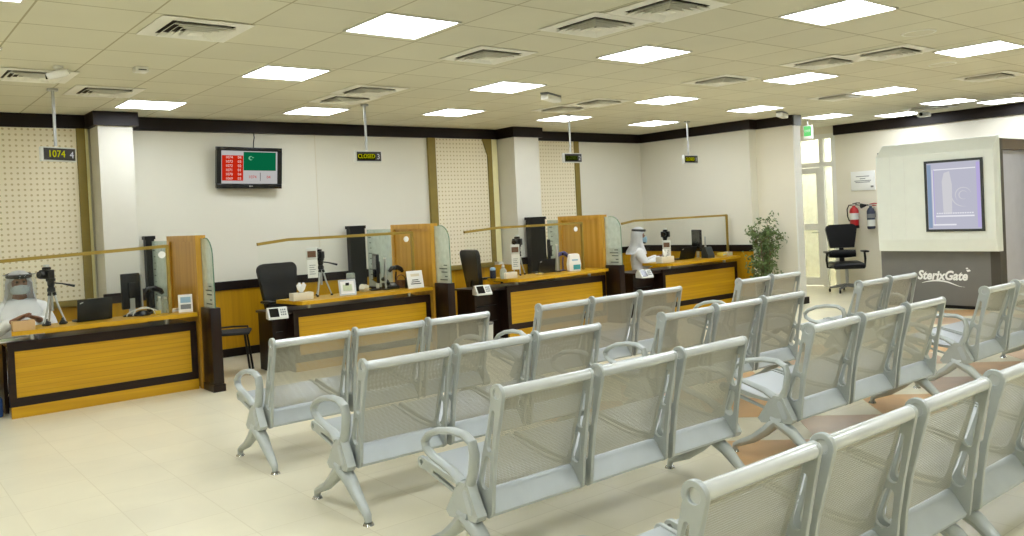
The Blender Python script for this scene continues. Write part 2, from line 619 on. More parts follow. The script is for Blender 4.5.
def arc(cx, cy, r, a0, a1, n):
    return [(cx + r * math.cos(math.radians(a0 + (a1 - a0) * i / n)),
             cy + r * math.sin(math.radians(a0 + (a1 - a0) * i / n))) for i in range(n + 1)]


def slot(p, q, r0, r1, n=6):
    """rounded slot between two points with end radii"""
    p, q = Vector(p), Vector(q)
    a = math.degrees(math.atan2(q[1] - p[1], q[0] - p[0]))
    return arc(p[0], p[1], r0, a + 90, a + 270, n) + arc(q[0], q[1], r1, a - 90, a + 90, n)


def skinned(name, joints, edges, mat, parent, root=0, sub=2):
    """one continuous tapering surface grown on a skeleton; joints = {key: (x, y, z, radius)}"""
    keys = list(joints)
    me = bpy.data.meshes.new(name)
    me.from_pydata([joints[k][:3] for k in keys], [(keys.index(a), keys.index(b)) for a, b in edges], [])
    o = bpy.data.objects.new(name, me)
    COL.objects.link(o)
    sk = o.modifiers.new('skin', 'SKIN')
    sk.use_smooth_shade = True
    for i, k in enumerate(keys):
        v = me.skin_vertices[0].data[i]
        r = joints[k][3]
        v.radius = r if isinstance(r, tuple) else (r, r)
        v.use_root = (i == root)
    sb = o.modifiers.new('sub', 'SUBSURF')
    sb.levels = sub
    sb.render_levels = sub
    bpy.context.view_layer.update()
    me2 = bpy.data.meshes.new_from_object(o.evaluated_get(bpy.context.evaluated_depsgraph_get()))
    bpy.data.objects.remove(o)
    me2.name = name
    me2.materials.clear()
    me2.materials.append(mat)
    for f in me2.polygons:
        f.use_smooth = True
    o = bpy.data.objects.new(name, me2)
    COL.objects.link(o)
    o.parent = parent
    return o


# ------------------------------------------------------------------ room
CEIL = 2.866
YW = 10.05                       # back wall
XA = 11.1                        # side wall beside the last counter
XB = 11.28                       # the same wall after its small step
XD = 13.75                       # far wall with the door
X0, Y0 = -4.0, -4.2              # walls behind the photographer

struct('floor', MB().box(X0, XD + .2, Y0, YW + .3, -0.1, 0), M['floor'], smooth=False)
struct('ceiling', MB().box(X0, XD + .2, Y0, YW + .3, CEIL, CEIL + .1), M['ceiling'], smooth=False)
struct('wall_back', MB().box(X0, XA + .02, YW, YW + .3, 0, CEIL), M['wall'], smooth=False)
struct('wall_right', MB().box(XA, 11.5, 7.78, YW, 0, CEIL), M['wall'], smooth=False)
struct('wall_right_end', MB().box(XB, 11.42, 7.12, 7.78, 0, CEIL), M['wall_warm'], smooth=False)
struct('wall_far', MB().box(XD, XD + .2, Y0, 7.86, 0, CEIL), M['wall_warm'], smooth=False)
struct('wall_recess', MB().box(11.5, XD + .2, 8.86, 9.0, 0, CEIL), M['wall_warm'], smooth=False)
struct('wall_left', MB().box(X0 - .2, X0, Y0, YW + .3, 0, CEIL), M['wall'], smooth=False)
struct('wall_front', MB().box(X0, XD + .2, Y0 - .2, Y0, 0, CEIL), M['wall'], smooth=False)
# white metal strip closing the end of the side wall
struct('trim_1', MB().box(XB - .012, 11.432, 7.095, 7.118, 0.1, CEIL - .16), M['white'], smooth=False)
struct('trim_2', MB().box(XB - .02, 11.45, 7.08, 7.118, CEIL - .16, CEIL), M['greyplastic'], smooth=False)

# columns standing out of the back wall
PIL = [(2.19, 2.54, 9.66), (7.88, 8.36, 9.63)]
for k, (a, b, y) in enumerate(PIL):
    struct(('wall_column_left', 'wall_column_middle')[k], MB().box(a, b, y, YW, 0, CEIL), M['column'], smooth=False)

# crown strip along the ceiling, following columns and the step of the wall
ch, ct = 0.15, 0.05
mb = MB()
segs = [(X0, PIL[0][0] - ct), (PIL[0][1] + ct, PIL[1][0] - ct), (PIL[1][1] + ct, XA - ct)]
for a, b in segs:
    mb.box(a, b, YW - ct, YW, CEIL - ch, CEIL - .001)
for a, b, y in PIL:
    mb.box(a - ct, b + ct, y - ct, y, CEIL - ch, CEIL - .001)
    mb.box(a - ct, a, y, YW, CEIL - ch, CEIL - .001)
    mb.box(b, b + ct, y, YW, CEIL - ch, CEIL - .001)
struct('trim_3', mb, M['dark'], smooth=False)
mb = MB()
mb.box(XA - ct, XA, 7.78 - ct, YW - ct, CEIL - ch, CEIL - .001)
mb.box(XA, XB - .001, 7.78 - ct, 7.78, CEIL - ch, CEIL - .001)
mb.box(XB - ct, XB, 7.1, 7.78 - ct, CEIL - ch, CEIL - .001)
struct('trim_4', mb, M['dark'], smooth=False)
struct('trim_5', MB().box(XD - ct, XD, Y0, 7.86, CEIL - .17, CEIL - .001), M['dark'], smooth=False)

# yellow wainscot, dark strip on top and dark baseboard
mb = MB()
for a, b in ((X0, PIL[0][0]), (PIL[0][1], PIL[1][0]), (PIL[1][1], XA - .02)):
    mb.box(a, b, YW - .02, YW, 0.1, 0.81)
for a, b, y in PIL:
    mb.box(a - .02, b + .02, y - .02, y, 0.1, 0.81)
    mb.box(a - .02, a, y, YW, 0.1, 0.81)
    mb.box(b, b + .02, y, YW, 0.1, 0.81)
mb.box(XA - .02, XA, 7.78, YW - .02, 0.1, 0.81)
struct('trim_6', mb, M['oak_wall'], smooth=False)
mb = MB()
for a, b in ((2.6, 6.6), (9.6, XA - .035)):
    mb.box(a, b, YW - .035, YW, 0.81, 0.915)
for a, b, y in PIL:
    mb.box(a - .035, b + .035, y - .035, y, 0.81, 0.915)
mb.box(XA - .035, XA, 7.78, YW - .035, 0.81, 0.915)
struct('trim_7', mb, M['dark'], smooth=False)
mb = MB()
for a, b in ((X0, PIL[0][0] - .03), (PIL[0][1] + .03, PIL[1][0] - .03), (PIL[1][1] + .03, XA - .03)):
    mb.box(a, b, YW - .03, YW, 0, 0.1)
for a, b, y in PIL:
    mb.box(a - .03, b + .03, y - .03, y, 0, 0.1)
    mb.box(a - .03, a, y, YW, 0, 0.1)
    mb.box(b, b + .03, y, YW, 0, 0.1)
struct('baseboard_back', mb, M['dark'], smooth=False)
mb = MB()
mb.box(XA - .03, XA, 7.78, YW - .03, 0, 0.1)
mb.box(XA - .03, XB, 7.75, 7.78, 0, 0.1)
mb.box(XB - .03, XB, 7.09, 7.75, 0, 0.1)
mb.box(XB, 11.44, 7.06, 7.118, 0, 0.1)
struct('baseboard_right', mb, M['dark'], smooth=False)
# faint vertical joints of the wall panels
mb = MB()
for x in (4.87,):
    mb.box(x - .004, x + .004, YW - .003, YW + .001, .92, CEIL - ch)
struct('trim_8', mb, M['cream'], smooth=False)


# window bays covered by perforated blinds, with olive side frames and sill
def window(n, xa, xb, frames, edge=None):
    w = MB().box(xa, xb, YW - .03, YW - .004, 0.86, CEIL - ch).build('window_%d' % n, M['blind'], smooth=False)
    w['kind'] = 'structure'
    for a, b in frames:
        MB().box(a, b, YW - .05, YW - .002, 0.86, CEIL - ch).build('frame', M['olive'], w, smooth=False)
    if edge:  # pale strip painted as the daylight gap beside the blind
        MB().box(edge[0], edge[1], YW - .04, YW - .002, 0.86, CEIL - ch).build('daylight_strip', M['daylight_leak'], w, smooth=False)
    MB().box(xa - .02, xb + .02, YW - .07, YW - .002, 0.79, 0.86, .005).build('sill', M['olive'], w)
    return w


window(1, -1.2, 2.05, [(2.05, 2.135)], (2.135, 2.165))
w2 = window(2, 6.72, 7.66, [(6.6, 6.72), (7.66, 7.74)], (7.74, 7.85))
MB().prism([(7.56, CEIL - ch), (7.68, CEIL - ch), (7.74, 2.38), (7.68, 2.38)], 'Y', YW - .055, YW - .045).build(
    'frame', M['olive'], w2, smooth=False)
window(3, 8.4, 9.46, [(9.46, 9.56)])

# diamond inlay of coloured marble in the floor
mb = MB()
mb2 = MB()
for r in range(3):
    for k in range(10):
        cx, cy, h = 4.45 + .87 * k, 3.0 + .87 * r, .434
        if cx - h > 12.6:
            continue
        t = mb if (k + r) % 2 == 0 else mb2
        t.prism([(cx - h, cy), (cx, cy - h), (cx + h, cy), (cx, cy + h)], 'Z', 0.0002, 0.0016)
struct('floor_inlay_orange', mb, M['orange'], smooth=False)
struct('floor_inlay_rose', mb2, M['rose'], smooth=False)

# door in the far wall: white frame, transom pane, narrow side pane, glazed leaf
d = MB()
for a, b in ((7.86, 7.94), (8.10, 8.18), (8.78, 8.86)):
    d.box(XD, XD + .1, a, b, 0, 2.66)
d.box(XD, XD + .1, 7.86, 8.86, 2.66, 2.74)
d.box(XD, XD + .1, 7.94, 8.10, 2.16, 2.24)
d.box(XD, XD + .1, 8.18, 8.78, 2.16, 2.24)
door = struct('door_1', d, M['white'], smooth=False)
lf = MB()
for a, b, c, e in ((8.19, 8.27, 0.02, 2.15), (8.69, 8.77, 0.02, 2.15)):
    lf.box(XD + .03, XD + .08, a, b, c, e)
for c, e in ((0.02, .16), (2.05, 2.15), (1.02, 1.14)):
    lf.box(XD + .03, XD + .08, 8.27, 8.69, c, e)
lf = lf.build('door_leaf', M['white'], door, smooth=False)
MB().box(XD + .05, XD + .06, 8.27, 8.69, .16, 1.02).box(XD + .05, XD + .06, 8.27, 8.69, 1.14, 2.05).build('pane', M['doorglass'], lf, smooth=False)
MB().tube([(XD + .02, 8.24, .98), (XD - .02, 8.24, .98), (XD - .02, 8.36, .98)], .011, 8).build('door_handle', M['silver'], lf)
MB().box(XD + .05, XD + .06, 7.94, 8.10, .02, 2.16).box(XD + .05, XD + .06, 7.94, 8.10, 2.24, 2.66).build('side_pane', M['doorglass'], door, smooth=False)
MB().box(XD + .05, XD + .06, 8.18, 8.78, 2.24, 2.66).build('transom_pane', M['doorglass'], door, smooth=False)
struct('wall_above_door', MB().box(XD, XD + .2, 7.86, 8.86, 2.74, CEIL), M['wall_warm'], smooth=False)
# lobby beyond the door: pale walls lit by added lamps
struct('wall_lobby', MB().box(XD + 1.4, XD + 1.5, 6.8, 10.2, 0, CEIL).box(XD + .2, XD + 1.5, 10.1, 10.2, 0, CEIL)
       .box(XD + .2, XD + 1.5, 6.7, 6.8, 0, CEIL), M['wall_warm'], smooth=False)
struct('floor_lobby', MB().box(XD + .2, XD + 1.5, 6.7, 10.2, -.1, 0), M['floor'], smooth=False)
struct('ceiling_lobby', MB().box(XD + .2, XD + 1.5, 6.7, 10.2, CEIL, CEIL + .1), M['ceiling'], smooth=False)

# ------------------------------------------------------------------ ceiling lights and vents
LP = [(2.74, 4.55), (2.76, 6.49), (5.10, 4.50), (5.22, 2.80), (7.86, 2.93), (7.73, 4.66), (5.10, 6.36), (5.72, 8.21),
      (4.07, 8.62), (2.27, 8.70), (7.62, 8.25), (7.62, 6.41), (9.52, 8.30), (9.65, 6.56), (9.79, 4.80), (11.97, 4.98)]
LL = ['large square ceiling light, nearest the top edge left of centre',
      'square ceiling light directly above the television, second row out from the wall',
      'square ceiling light just right of the pair of dark grilles at top centre',
      'square ceiling light cut by the top edge, right of centre',
      'wide ceiling light nearest the right edge, second light in from the top right corner',
      'square ceiling light between two grilles right of centre',
      'square ceiling light just left of the slim emergency lamp over the third counter',
      'square ceiling light right of the sign numbered 3 pole, above the middle blind',
      'square ceiling light between the television and the sign numbered 3 pole',
      'square ceiling light in front of the left column, left part of the back row',
      'square ceiling light crossed by the pole of the sign numbered 2',
      'square ceiling light to the right of the slim emergency lamp over the third counter',
      'square ceiling light nearest the inner corner, by the pole of the sign numbered 1',
      'square ceiling light in front of the small emergency lamp near the side wall end',
      'square ceiling light up and right of the exit sign, over the wall notice',
      'square ceiling light directly over the left half of the pale cabin']


def make_light(label, x, y):
    t = thing('ceiling_light', label, 'ceiling light', (x, y, CEIL), 0, 'square ceiling lights')
    f = MB()
    s, w = .575, .012
    f.box(-s / 2, s / 2, -s / 2, -s / 2 + w, -.012, -.0005).box(-s / 2, s / 2, s / 2 - w, s / 2, -.012, -.0005)
    f.box(-s / 2, -s / 2 + w, -s / 2 + w, s / 2 - w, -.012, -.0005).box(s / 2 - w, s / 2, -s / 2 + w, s / 2 - w, -.012, -.0005)
    f.build('frame', M['lightframe'], t, smooth=False)
    MB().box(-s / 2 + w, s / 2 - w, -s / 2 + w, s / 2 - w, -.008, -.001).build('diffuser', M['panel_light'], t, smooth=False)
    return t


HS = .279
light0 = make_light(LL[0], LP[0][0] + HS, LP[0][1] + HS)
for (x, y), l in list(zip(LP, LL))[1:]:
    dup(light0, (x + HS, y + HS, CEIL), 0, l)
MORE = [(0.36, 6.62, 'square ceiling light cut by the left edge, below the corner one'),
        (0.28, 4.72, 'sliver of a ceiling light in the top left corner'),
        (12.05, 7.0, 'square ceiling light just right of the side wall end, above the door'),
        (12.25, 3.1, 'ceiling light cut by the right edge below the wide one'),
        (13.1, 4.85, 'ceiling light nearest the right wall crown, right of the others over the cabin'),
        (13.15, 6.4, 'ceiling light touching the far wall crown, left end above the notice')]
for x, y, l in MORE:
    dup(light0, (x + HS if x < 12 else x, y + HS if x < 12 else y, CEIL), 0, l)
# unseen lamps added to light the near half, beside and behind the photographer
for x, y in ((0.9, 2.9), (3.0, 2.9), (-1.5, 2.9), (-1.5, 6.6), (3.0, 0.9), (5.4, 0.9), (7.9, 0.9), (10.2, 0.9), (0.9, 0.9), (10.2, 3.0),
             (0.9, -1.2), (4.0, -1.2), (7.0, -1.2), (10.2, -1.2), (-1.5, 0.9), (0.9, -3.0), (5.4, -3.0), (-1.5, 8.6)):
    dup(light0, (x, y, CEIL), 0, 'square ceiling light added outside the frame, over the unseen near half of the hall',
        'ceiling lights outside the frame')

VENTS = [(1.87, 5.52, 'large square air grille at upper left of the ceiling'),
         (1.27, 7.65, 'square air grille beside the white ceiling camera'),
         (1.95, 8.28, 'square air grille over the sign numbered 4 pole'),
         (4.18, 5.39, 'square air grille at top centre, left of the paired grilles'),
         (4.22, 4.19, 'left one of the two neighbouring dark grilles at top centre'),
         (4.30, 3.60, 'right one of the two dark grilles, touching the top edge'),
         (4.18, 7.35, 'air grille near the sign numbered 3 pole, nearer of the pair'),
         (4.23, 7.97, 'air grille near the sign numbered 3 pole, farther of the pair'),
         (7.27, 5.41, 'single air grille right of centre between two lights'),
         (7.34, 4.28, 'air grille right of centre, left of its twin'),
         (7.49, 3.70, 'air grille right of centre, right of its twin'),
         (10.17, 3.91, 'air grille near the right edge beyond the round speaker'),
         (7.16, 7.75, 'faint air grille over the sign numbered 2 pole'),
         (7.20, 7.15, 'faint air grille right of the emergency lamp over the third counter'),
         (9.99, 5.62, 'air grille up and right of the exit sign'),
         (12.75, 5.75, 'pale air grille above the cabin by the far wall'),
         (12.6, 4.2, 'pale air grille at the right edge above the cabin')]


def make_vent(label, x, y):
    t = thing('ceiling_vent', label, 'air vent', (x, y, CEIL), 0, 'square air grilles')
    f = MB()
    for si, so, z0, z1 in ((.20, .29, -.008, -.008), (.160, .196, -.004, -.030), (.122, .156, -.004, -.032), (.085, .118, -.004, -.034), (.048, .081, -.004, -.036)):
        # the outer flange is flat, the inner rings slope down towards the middle
        for a in range(4):
            q = [(-so, -so, z1), (so, -so, z1), (si, -si, z0), (-si, -si, z0)]
            vs = [f.bm.verts.new(Matrix.Rotation(a * PI / 2, 3, 'Z') @ Vector(p)) for p in q]
            f.bm.faces.new(vs)
            vs2 = [f.bm.verts.new(Matrix.Rotation(a * PI / 2, 3, 'Z') @ (Vector(p) + Vector((0, 0, .003)))) for p in q]
            f.bm.faces.new(vs2[::-1])
            for i in range(4):
                f.bm.faces.new((vs[(i + 1) % 4], vs[i], vs2[i], vs2[(i + 1) % 4]))
    f.build('louvre_rings', M['ventwhite'], t, smooth=False)
    MB().box(-.25, .25, -.25, .25, -.003, -.0005).build('backing', M['ventdark'], t, smooth=False)
    MB().box(-.044, .044, -.044, .044, -.037, -.033).build('centre_plate', M['ventwhite'], t, smooth=False)
    return t


vent0 = make_vent(VENTS[0][2], VENTS[0][0], VENTS[0][1])
for x, y, l in VENTS[1:]:
    dup(vent0, (x, y, CEIL), 0, l)

# ceiling camera, detectors, emergency lamps
t = thing('ceiling_camera', 'white surveillance camera on the ceiling at upper left', 'camera', (1.37, 7.18, CEIL), -20)
t.scale = (.62, .62, .62)
MB().cyl((0, 0, -.03), .06, .0295).build('mount', M['white'], t)
MB().tube([(0, 0, -.03), (0, 0, -.07)], .02).build('arm', M['white'], t)
MB().tube([(.12, -.03, -.07), (.08, -.02, -.085), (-.1, .02, -.12), (-.12, .025, -.125)], [.035, .05, .05, .045], 14).build('camera_body', M['white'], t)
MB().cyl((-.145, .03, -.13), .03, .03, axis='X').build('lens', M['blackscreen'], t)
t = thing('smoke_detector', 'small square white sensor on the ceiling at upper left', 'sensor', (1.92, 6.98, CEIL), 0)
MB().box(-.05, .05, -.05, .05, -.045, -.0005, .01).build('housing', M['white'], t)
MB().box(-.03, .03, -.053, -.05, -.032, -.024).build('slot', M['ink'], t, smooth=False)
for x, y, rz, l in ((6.17, 6.86, 25, 'slim white emergency lamp on the ceiling over the third counter'),
                    (10.75, 6.95, 20, 'slim emergency lamp on the ceiling by the end of the side wall')):
    t = thing('emergency_lamp', l, 'emergency lamp', (x, y, CEIL), rz, 'emergency lamps')
    MB().box(-.19, .19, -.045, .045, -.02, -.0005, .004).build('back_plate', M['greyplastic'], t)
    MB().box(-.18, .18, -.05, .05, -.08, -.02, .015).build('lamp_cover', M['white'], t)
for x, y, l in ((6.83, 3.14, 'round flush speaker in the ceiling near the top right'),
                (8.70, 3.78, 'faint round flush speaker beside the grille at right')):
    t = thing('ceiling_speaker', l, 'speaker', (x, y, CEIL), 0, 'round ceiling speakers')
    MB().lathe([(.13, -.0005), (.13, -.006), (.118, -.009), (.114, -.005)], n=28).build('ring', M['ventwhite'], t)
    MB().cyl((0, 0, -.006), .113, .005, 28).build('grille', M['ceiling'], t)
t = thing('ceiling_projector', 'small pale device hanging on the ceiling above the cabin', 'projector', (13.0, 5.95, CEIL), 15)
t.scale = (.7, .7, .7)
MB().cyl((0, 0, -.06), .03, .0595).build('stem', M['white'], t)
MB().box(-.16, .16, -.12, .12, -.15, -.06, .02).build('housing', M['offwhite'], t)
MB().cyl((-.19, .03, -.105), .035, .03, axis='X').build('lens', M['blackscreen'], t)


# ------------------------------------------------------------------ waiting benches
def make_bench(n, name, label, rail_mat='rail', arms=(True, True)):
    t = thing(name, label, 'bench')
    P, W = .59, .552
    ring = (-.02, .80)
    outer = (arc(ring[0], ring[1], .042, -25, 205, 16) +
             [(.006, .555), (.030, .42), (.044, .30), (.050, .262), (.072, .248), (.17, .252), (.30, .29), (.575, .358)] +
             arc(.60, .387, .03, -75, 95, 8) + [(.47, .394), (.40, .378), (.30, .362), (.20, .358), (.155, .375), (.128, .43), (.098, .53), (.05, .66)])
    outer2 = arc(ring[0], ring[1], .0275, -25, 205, 12) + outer[17:]
    holes = [arc(ring[0], ring[1], .022, 0, 345, 15),
             slot((.008, .715), (.045, .56), .010, .019),
             slot((.062, .50), (.088, .40), .019, .030),
             [(.21, .335), (.40, .352), (.50, .368), (.50, .358), (.30, .305), (.20, .292), (.17, .31)],
             arc(.60, .387, .014, 0, 330, 11)]
    back = [(-.002, .785), (.012, .74), (.044, .62), (.082, .51), (.108, .43), (.119, .362)]
    seat = [(.126, .350), (.16, .343), (.25, .342), (.35, .354), (.46, .378), (.55, .400), (.595, .408), (.622, .392), (.618, .372)]
    for i in range(n):
        x = i * P
        plate('side_frame', outer, holes, x + .009, .020, M['steel'], t)
        plate('side_frame', outer2, holes[1:], x + W - .008, .018, M['steel'], t)
        b = MB().sheet(back, x + .02, x + W - .018, .0025).build('backrest', M['perf_back'], t)
        MB().tube([(x + .0085, ring[0], ring[1]), (x + W + .004, ring[0], ring[1])], .0255, 18, up=(0, 0, 1)).build('top_rail', M[rail_mat], b)
        s = MB().sheet(seat, x + .02, x + W - .018, .0025).build('seat', M['perf_seat'], t)
        MB().box(x + .021, x + W - .019, .128, .140, .330, .346).build('rear_lip', M['panelsteel'], s, smooth=False)
        pn = MB().sheet([(.132, .352), (.118, .350), (.106, .340), (.058, .268), (.064, .254), (.085, .250)], x + .02, x + W - .018, .003)
        pn.build('rear_panel', M['panelsteel'], t)
        # seam pieces under the seat between the two frames
        MB().tube([(x + .02, .60, .387), (x + W - .018, .60, .387)], .012, 10, up=(0, 0, 1)).build('front_tube', M['steel'], t)
    L = (n - 1) * P + W
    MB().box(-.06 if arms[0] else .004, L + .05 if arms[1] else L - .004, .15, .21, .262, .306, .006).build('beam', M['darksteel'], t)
    for side, ax in ((-1, -.042), (1, L + .036)):
        if arms[side > 0]:
            path = [(ax, .145, .385), (ax, .112, .45), (ax, .098, .53), (ax, .112, .58), (ax, .165, .604), (ax, .26, .606),
                    (ax, .37, .588), (ax, .45, .556), (ax, .487, .522), (ax, .478, .488), (ax, .43, .462), (ax, .34, .44),
                    (ax, .26, .418), (ax, .195, .385)]
            a = MB().tube(path, [.020, .019, .018, .017, .017, .017, .016, .016, .016, .016, .016, .016, .018, .022], 12, squash=(1.45, 1))
            a = a.build('armrest', M['steel'], t)
            MB().prism([(.13, .40), (.195, .40), (.225, .36), (.300, .25), (.275, .226), (.075, .246), (.06, .27), (.11, .36)], 'X', ax - .026, ax + .024).build('bracket', M['steel'], a)
            MB().prism(slot((.115, .285), (.145, .355), .017, .017), 'X', ax - .029, ax - .0255).build('cover_cap', M['panelsteel'], a)
        lx = L - .06 if side > 0 else (ax if arms[0] else .06)
        leg = MB()
        leg.tube([(lx, .135, .252), (lx, .19, .238), (lx, .26, .175), (lx, .36, .105), (lx, .455, .064), (lx, .492, .045), (lx, .50, .014)],
                 [.030, .038, .033, .027, .022, .019, .016], 12, squash=(1.15, .95))
        leg.build('leg', M['steel'], t)
        MB().cyl((lx, .50, 0), .030, .012, 18, r2=.024).build('foot', M['chrome'], bpy_last(t))
        leg = MB()
        leg.tube([(lx, .215, .256), (lx, .165, .236), (lx, .085, .19), (lx, .02, .13), (lx, -.05, .072), (lx, -.082, .045), (lx, -.088, .014)],
                 [.030, .038, .034, .028, .023, .019, .016], 12, squash=(1.15, .95))
        leg.build('leg', M['steel'], t)
        MB().cyl((lx, -.088, 0), .030, .012, 18, r2=.024).build('foot', M['chrome'], bpy_last(t))
    return t


def bpy_last(t):
    return [c for c in t.children if c.name.startswith('leg')][-1]


G3 = 'waiting benches'
b3 = make_bench(3, 'waiting_bench', 'three-seat silver bench in left column, last row before the second counter')
b2 = make_bench(2, 'waiting_bench', 'two-seat silver bench beside the potted tree, by the fourth counter')
b3['group'] = b2['group'] = G3
b3.location = (2.10, 5.12, 0)
b2.location = (6.72, 4.92, 0)
b2.scale = (.91, 1, 1)
for x, y, l in ((2.08, 3.90, 'three-seat silver bench in left column, middle of its three rows'),
                (2.12, 2.81, 'three-seat silver bench in left column, large one just beyond the nearest row'),
                (4.28, 5.05, 'three-seat silver bench before the third counter, in the centre column'),
                (4.34, 3.83, 'three-seat silver bench in the centre column, between two other centre benches'),
                (4.36, 2.73, 'three-seat silver bench in the centre column, nearest row beside the coloured floor diamonds'),
                (6.77, 2.72, 'three-seat silver bench at the right edge, in front of the pale cabin logo')):
    dup(b3, (x, y, 0), 0, l, G3)
for x, arms, l in ((1.69, (True, False), 'nearest three-seat silver bench, at the bottom edge with bright top rails'),
                   (3.565, (False, True), 'nearest-row silver bench cut by the right edge at the bottom corner')):
    o = make_bench(3, 'waiting_bench', l, 'rail', arms)
    o['group'] = G3
    o.location = (x, 1.42, 0)
    o.scale = (1.035, 1, 1)
o = dup(b2, (6.90, 3.80, 0), 0, 'two-seat silver bench in front of the grey cabin base, left of the logo', G3)


# ------------------------------------------------------------------ service counters
def counter(Lx, R, yc, label, wing=.2, bow=.15, tip=-.03, zt=.755):
    t = thing('service_counter', label, 'counter', (0, 0, 0), 0, 'service counters')
    y = yc
    f = MB()
    f.box(Lx, R - .02, y, y + .03, .1, .175).box(Lx, R - .02, y, y + .03, .578, .662)
    f.box(Lx, Lx + .055, y, y + .03, .175, .578).box(R - .08, R - .02, y, y + .03, .175, .578)
    f.build('front_frame', M['darkwood'], t, smooth=False)
    MB().box(Lx + .055, R - .08, y + .008, y + .03, .175, .578).build('front_panel', M['oak_slat'], t, smooth=False)
    MB().box(Lx + .01, R - .02, y + .002, y + .03, 0, .1).build('kick_plate', M['oak'], t, smooth=False)
    MB().box(Lx, Lx + .03, y + (.03 if wing else .30), y + .56, 0, .619).build('side_panel', M['darkwood_z'], t, smooth=False)
    MB().box(Lx - wing, R - .02, y + .03, y + .58, .62, .645, .004).build('worktop', M['darkwood'], t)
    if wing:
        w = MB().box(Lx - wing + .02, Lx - .001, y + .18, y + .56, 0.0, .618).build('pedestal', M['darkwood_z'], t, smooth=False)
        for z in (.22, .42):
            MB().box(Lx - wing + .05, Lx - .05, y + .16, y + .179, z, z + .012).build('drawer_pull', M['black'], w, smooth=False)
    # raised ledge with a bowed front edge on two steel posts
    pts = [(Lx + tip, y + .34), (Lx + .035, y - bow), (Lx + .11, y - bow - .02)]
    for k in range(1, 9):
        u = k / 8
        pts.append((Lx + .1 + (R - .03 - Lx - .1) * u, y - bow - .02 + (bow - .06) * (u ** 1.3)))
    pts += [(R - .03, y + .36), (Lx + tip, y + .36)]
    l = MB().prism(pts, 'Z', zt - .038, zt)
    l.build('ledge', M['oak'], t, smooth=False)
    for x in (Lx + .2, R - .28):
        MB().cyl((x, y + .05, .664), .022, zt - .038 - .664).build('ledge_post', M['silver'], t)
    return t


counter(1.07, 2.69, 8.30, 'service counter at the left edge with the person in a face shield', 0, .04, .09)
counter(3.68, 5.42, 8.30, 'service counter under the television side, second from left, with empty black chair', .18)
counter(6.50, 8.27, 8.22, 'service counter in front of the middle column, third from left', .40, .2)
counter(9.20, 10.98, 8.0, 'service counter at the inner corner where the person in a blue mask sits', .46, .16)


def divider(R, yc, label, post=(-.02, .07), end=9.87):
    t = thing('counter_divider', label, 'divider', (R, 0, 0), 0, 'counter dividers')
    MB().box(.012, .112, 7.97, yc - .03, .07, .80, .004).box(.004, .12, 7.96, yc - .03, 0, .07).build('base_cabinet', M['darkwood_z'], t)
    f = MB()
    f.box(0, .10, 8.26, 8.33, 0, 1.5).box(0, .10, 9.10, 9.17, 0, 1.5).box(0, .10, 8.33, 9.10, 1.44, 1.5)
    f.build('panel_frame', M['oak_z'], t, smooth=False)
    MB().box(.02, .08, 8.33, 9.10, 0, 1.44).build('wood_panel', M['oak_z'], t, smooth=False)
    g = [(8.26, .80), (8.26, 1.47), (8.19, 1.465)] + arc(8.14, 1.29, .18, 85, 180, 8) + [(7.955, .80)]
    gl = MB().prism(g, 'X', .052, .062).build('front_glass', M['frost'], t, smooth=False)
    MB().tube([(.057, p[0], p[1]) for p in g[2:]], .006, 6).build('glass_rim', M['glass_edge'], gl)
    pr = MB()
    for k, (w, z) in enumerate(((.07, 1.0), (.16, .96), (.12, .92), (.05, .87), (.15, .83))):
        pr.box(.0485, .0515, 8.02, 8.02 + w, z, z + .012)
    pr.build('print', M['ink'], gl, smooth=False)
    rg = MB().box(.04, .05, 9.18, end - .012, .70, 1.45).build('rear_glass', M['frost'], t, smooth=False)
    pr = MB()
    for k in range(9):
        pr.box(.0365, .0395, end - .12, end - .12 + .03 + .02 * ((k * 7) % 3), .78 + .07 * k, .792 + .07 * k)
    pr.build('print', M['ink'], rg, smooth=False)
    MB().box(.01, .10, 9.18, end - .012, 0, .70).build('rear_cabinet', M['darkwood_z'], t, smooth=False)
    MB().box(*post, end, end + .10, 0, 1.47).box(post[0] - .012, post[1] + .012, end - .01, end + .11, 1.47, 1.51).build('end_post', M['black'], t, smooth=False)
    return t


divider(2.69, 8.27, 'wood and frosted glass divider at right of the leftmost counter')
divider(5.42, 8.27, 'wood and frosted glass divider between second and third counters', (-.2, .02))
divider(8.27, 8.27, 'wood and frosted glass divider between third and fourth counters', (-.29, .01), 9.47)


def screen(pts, z0, z1, label, drop=0.03):
    """clear protective screen on a ledge; pts = (x, y) along the brass top rail, last one carries the post"""
    t = thing('glass_screen', label, 'glass screen', (0, 0, 0), 0, 'counter glass screens')
    g = MB()
    for (a, b), (c, d2) in zip(pts, pts[1:]):
        n = Vector((d2 - b, -(c - a), 0)).normalized() * .003
        za = z1 - (drop if (a, b) == pts[0] else 0)
        q = [(a, b, z0), (c, d2, z0), (c, d2, z1 - .01), (a, b, za - .01)]
        v = [g.bm.verts.new(Vector(p) + n) for p in q]
        v2 = [g.bm.verts.new(Vector(p) - n) for p in q]
        g.bm.faces.new(v)
        g.bm.faces.new(v2[::-1])
        for i in range(4):
            g.bm.faces.new((v[(i + 1) % 4], v[i], v2[i], v2[(i + 1) % 4]))
    g.build('pane', M['glass'], t, smooth=False)
    r = MB().tube([(p[0], p[1], z1 - (drop if i == 0 else 0)) for i, p in enumerate(pts)], .021, 4, up=(0, .7, .7))
    r.build('top_rail', M['brass'], t, smooth=False)
    e = pts[-1]
    MB().box(e[0] - .014, e[0] + .014, e[1] - .014, e[1] + .014, z0, z1 + .008).build('post', M['brass'], t, smooth=False)
    return t


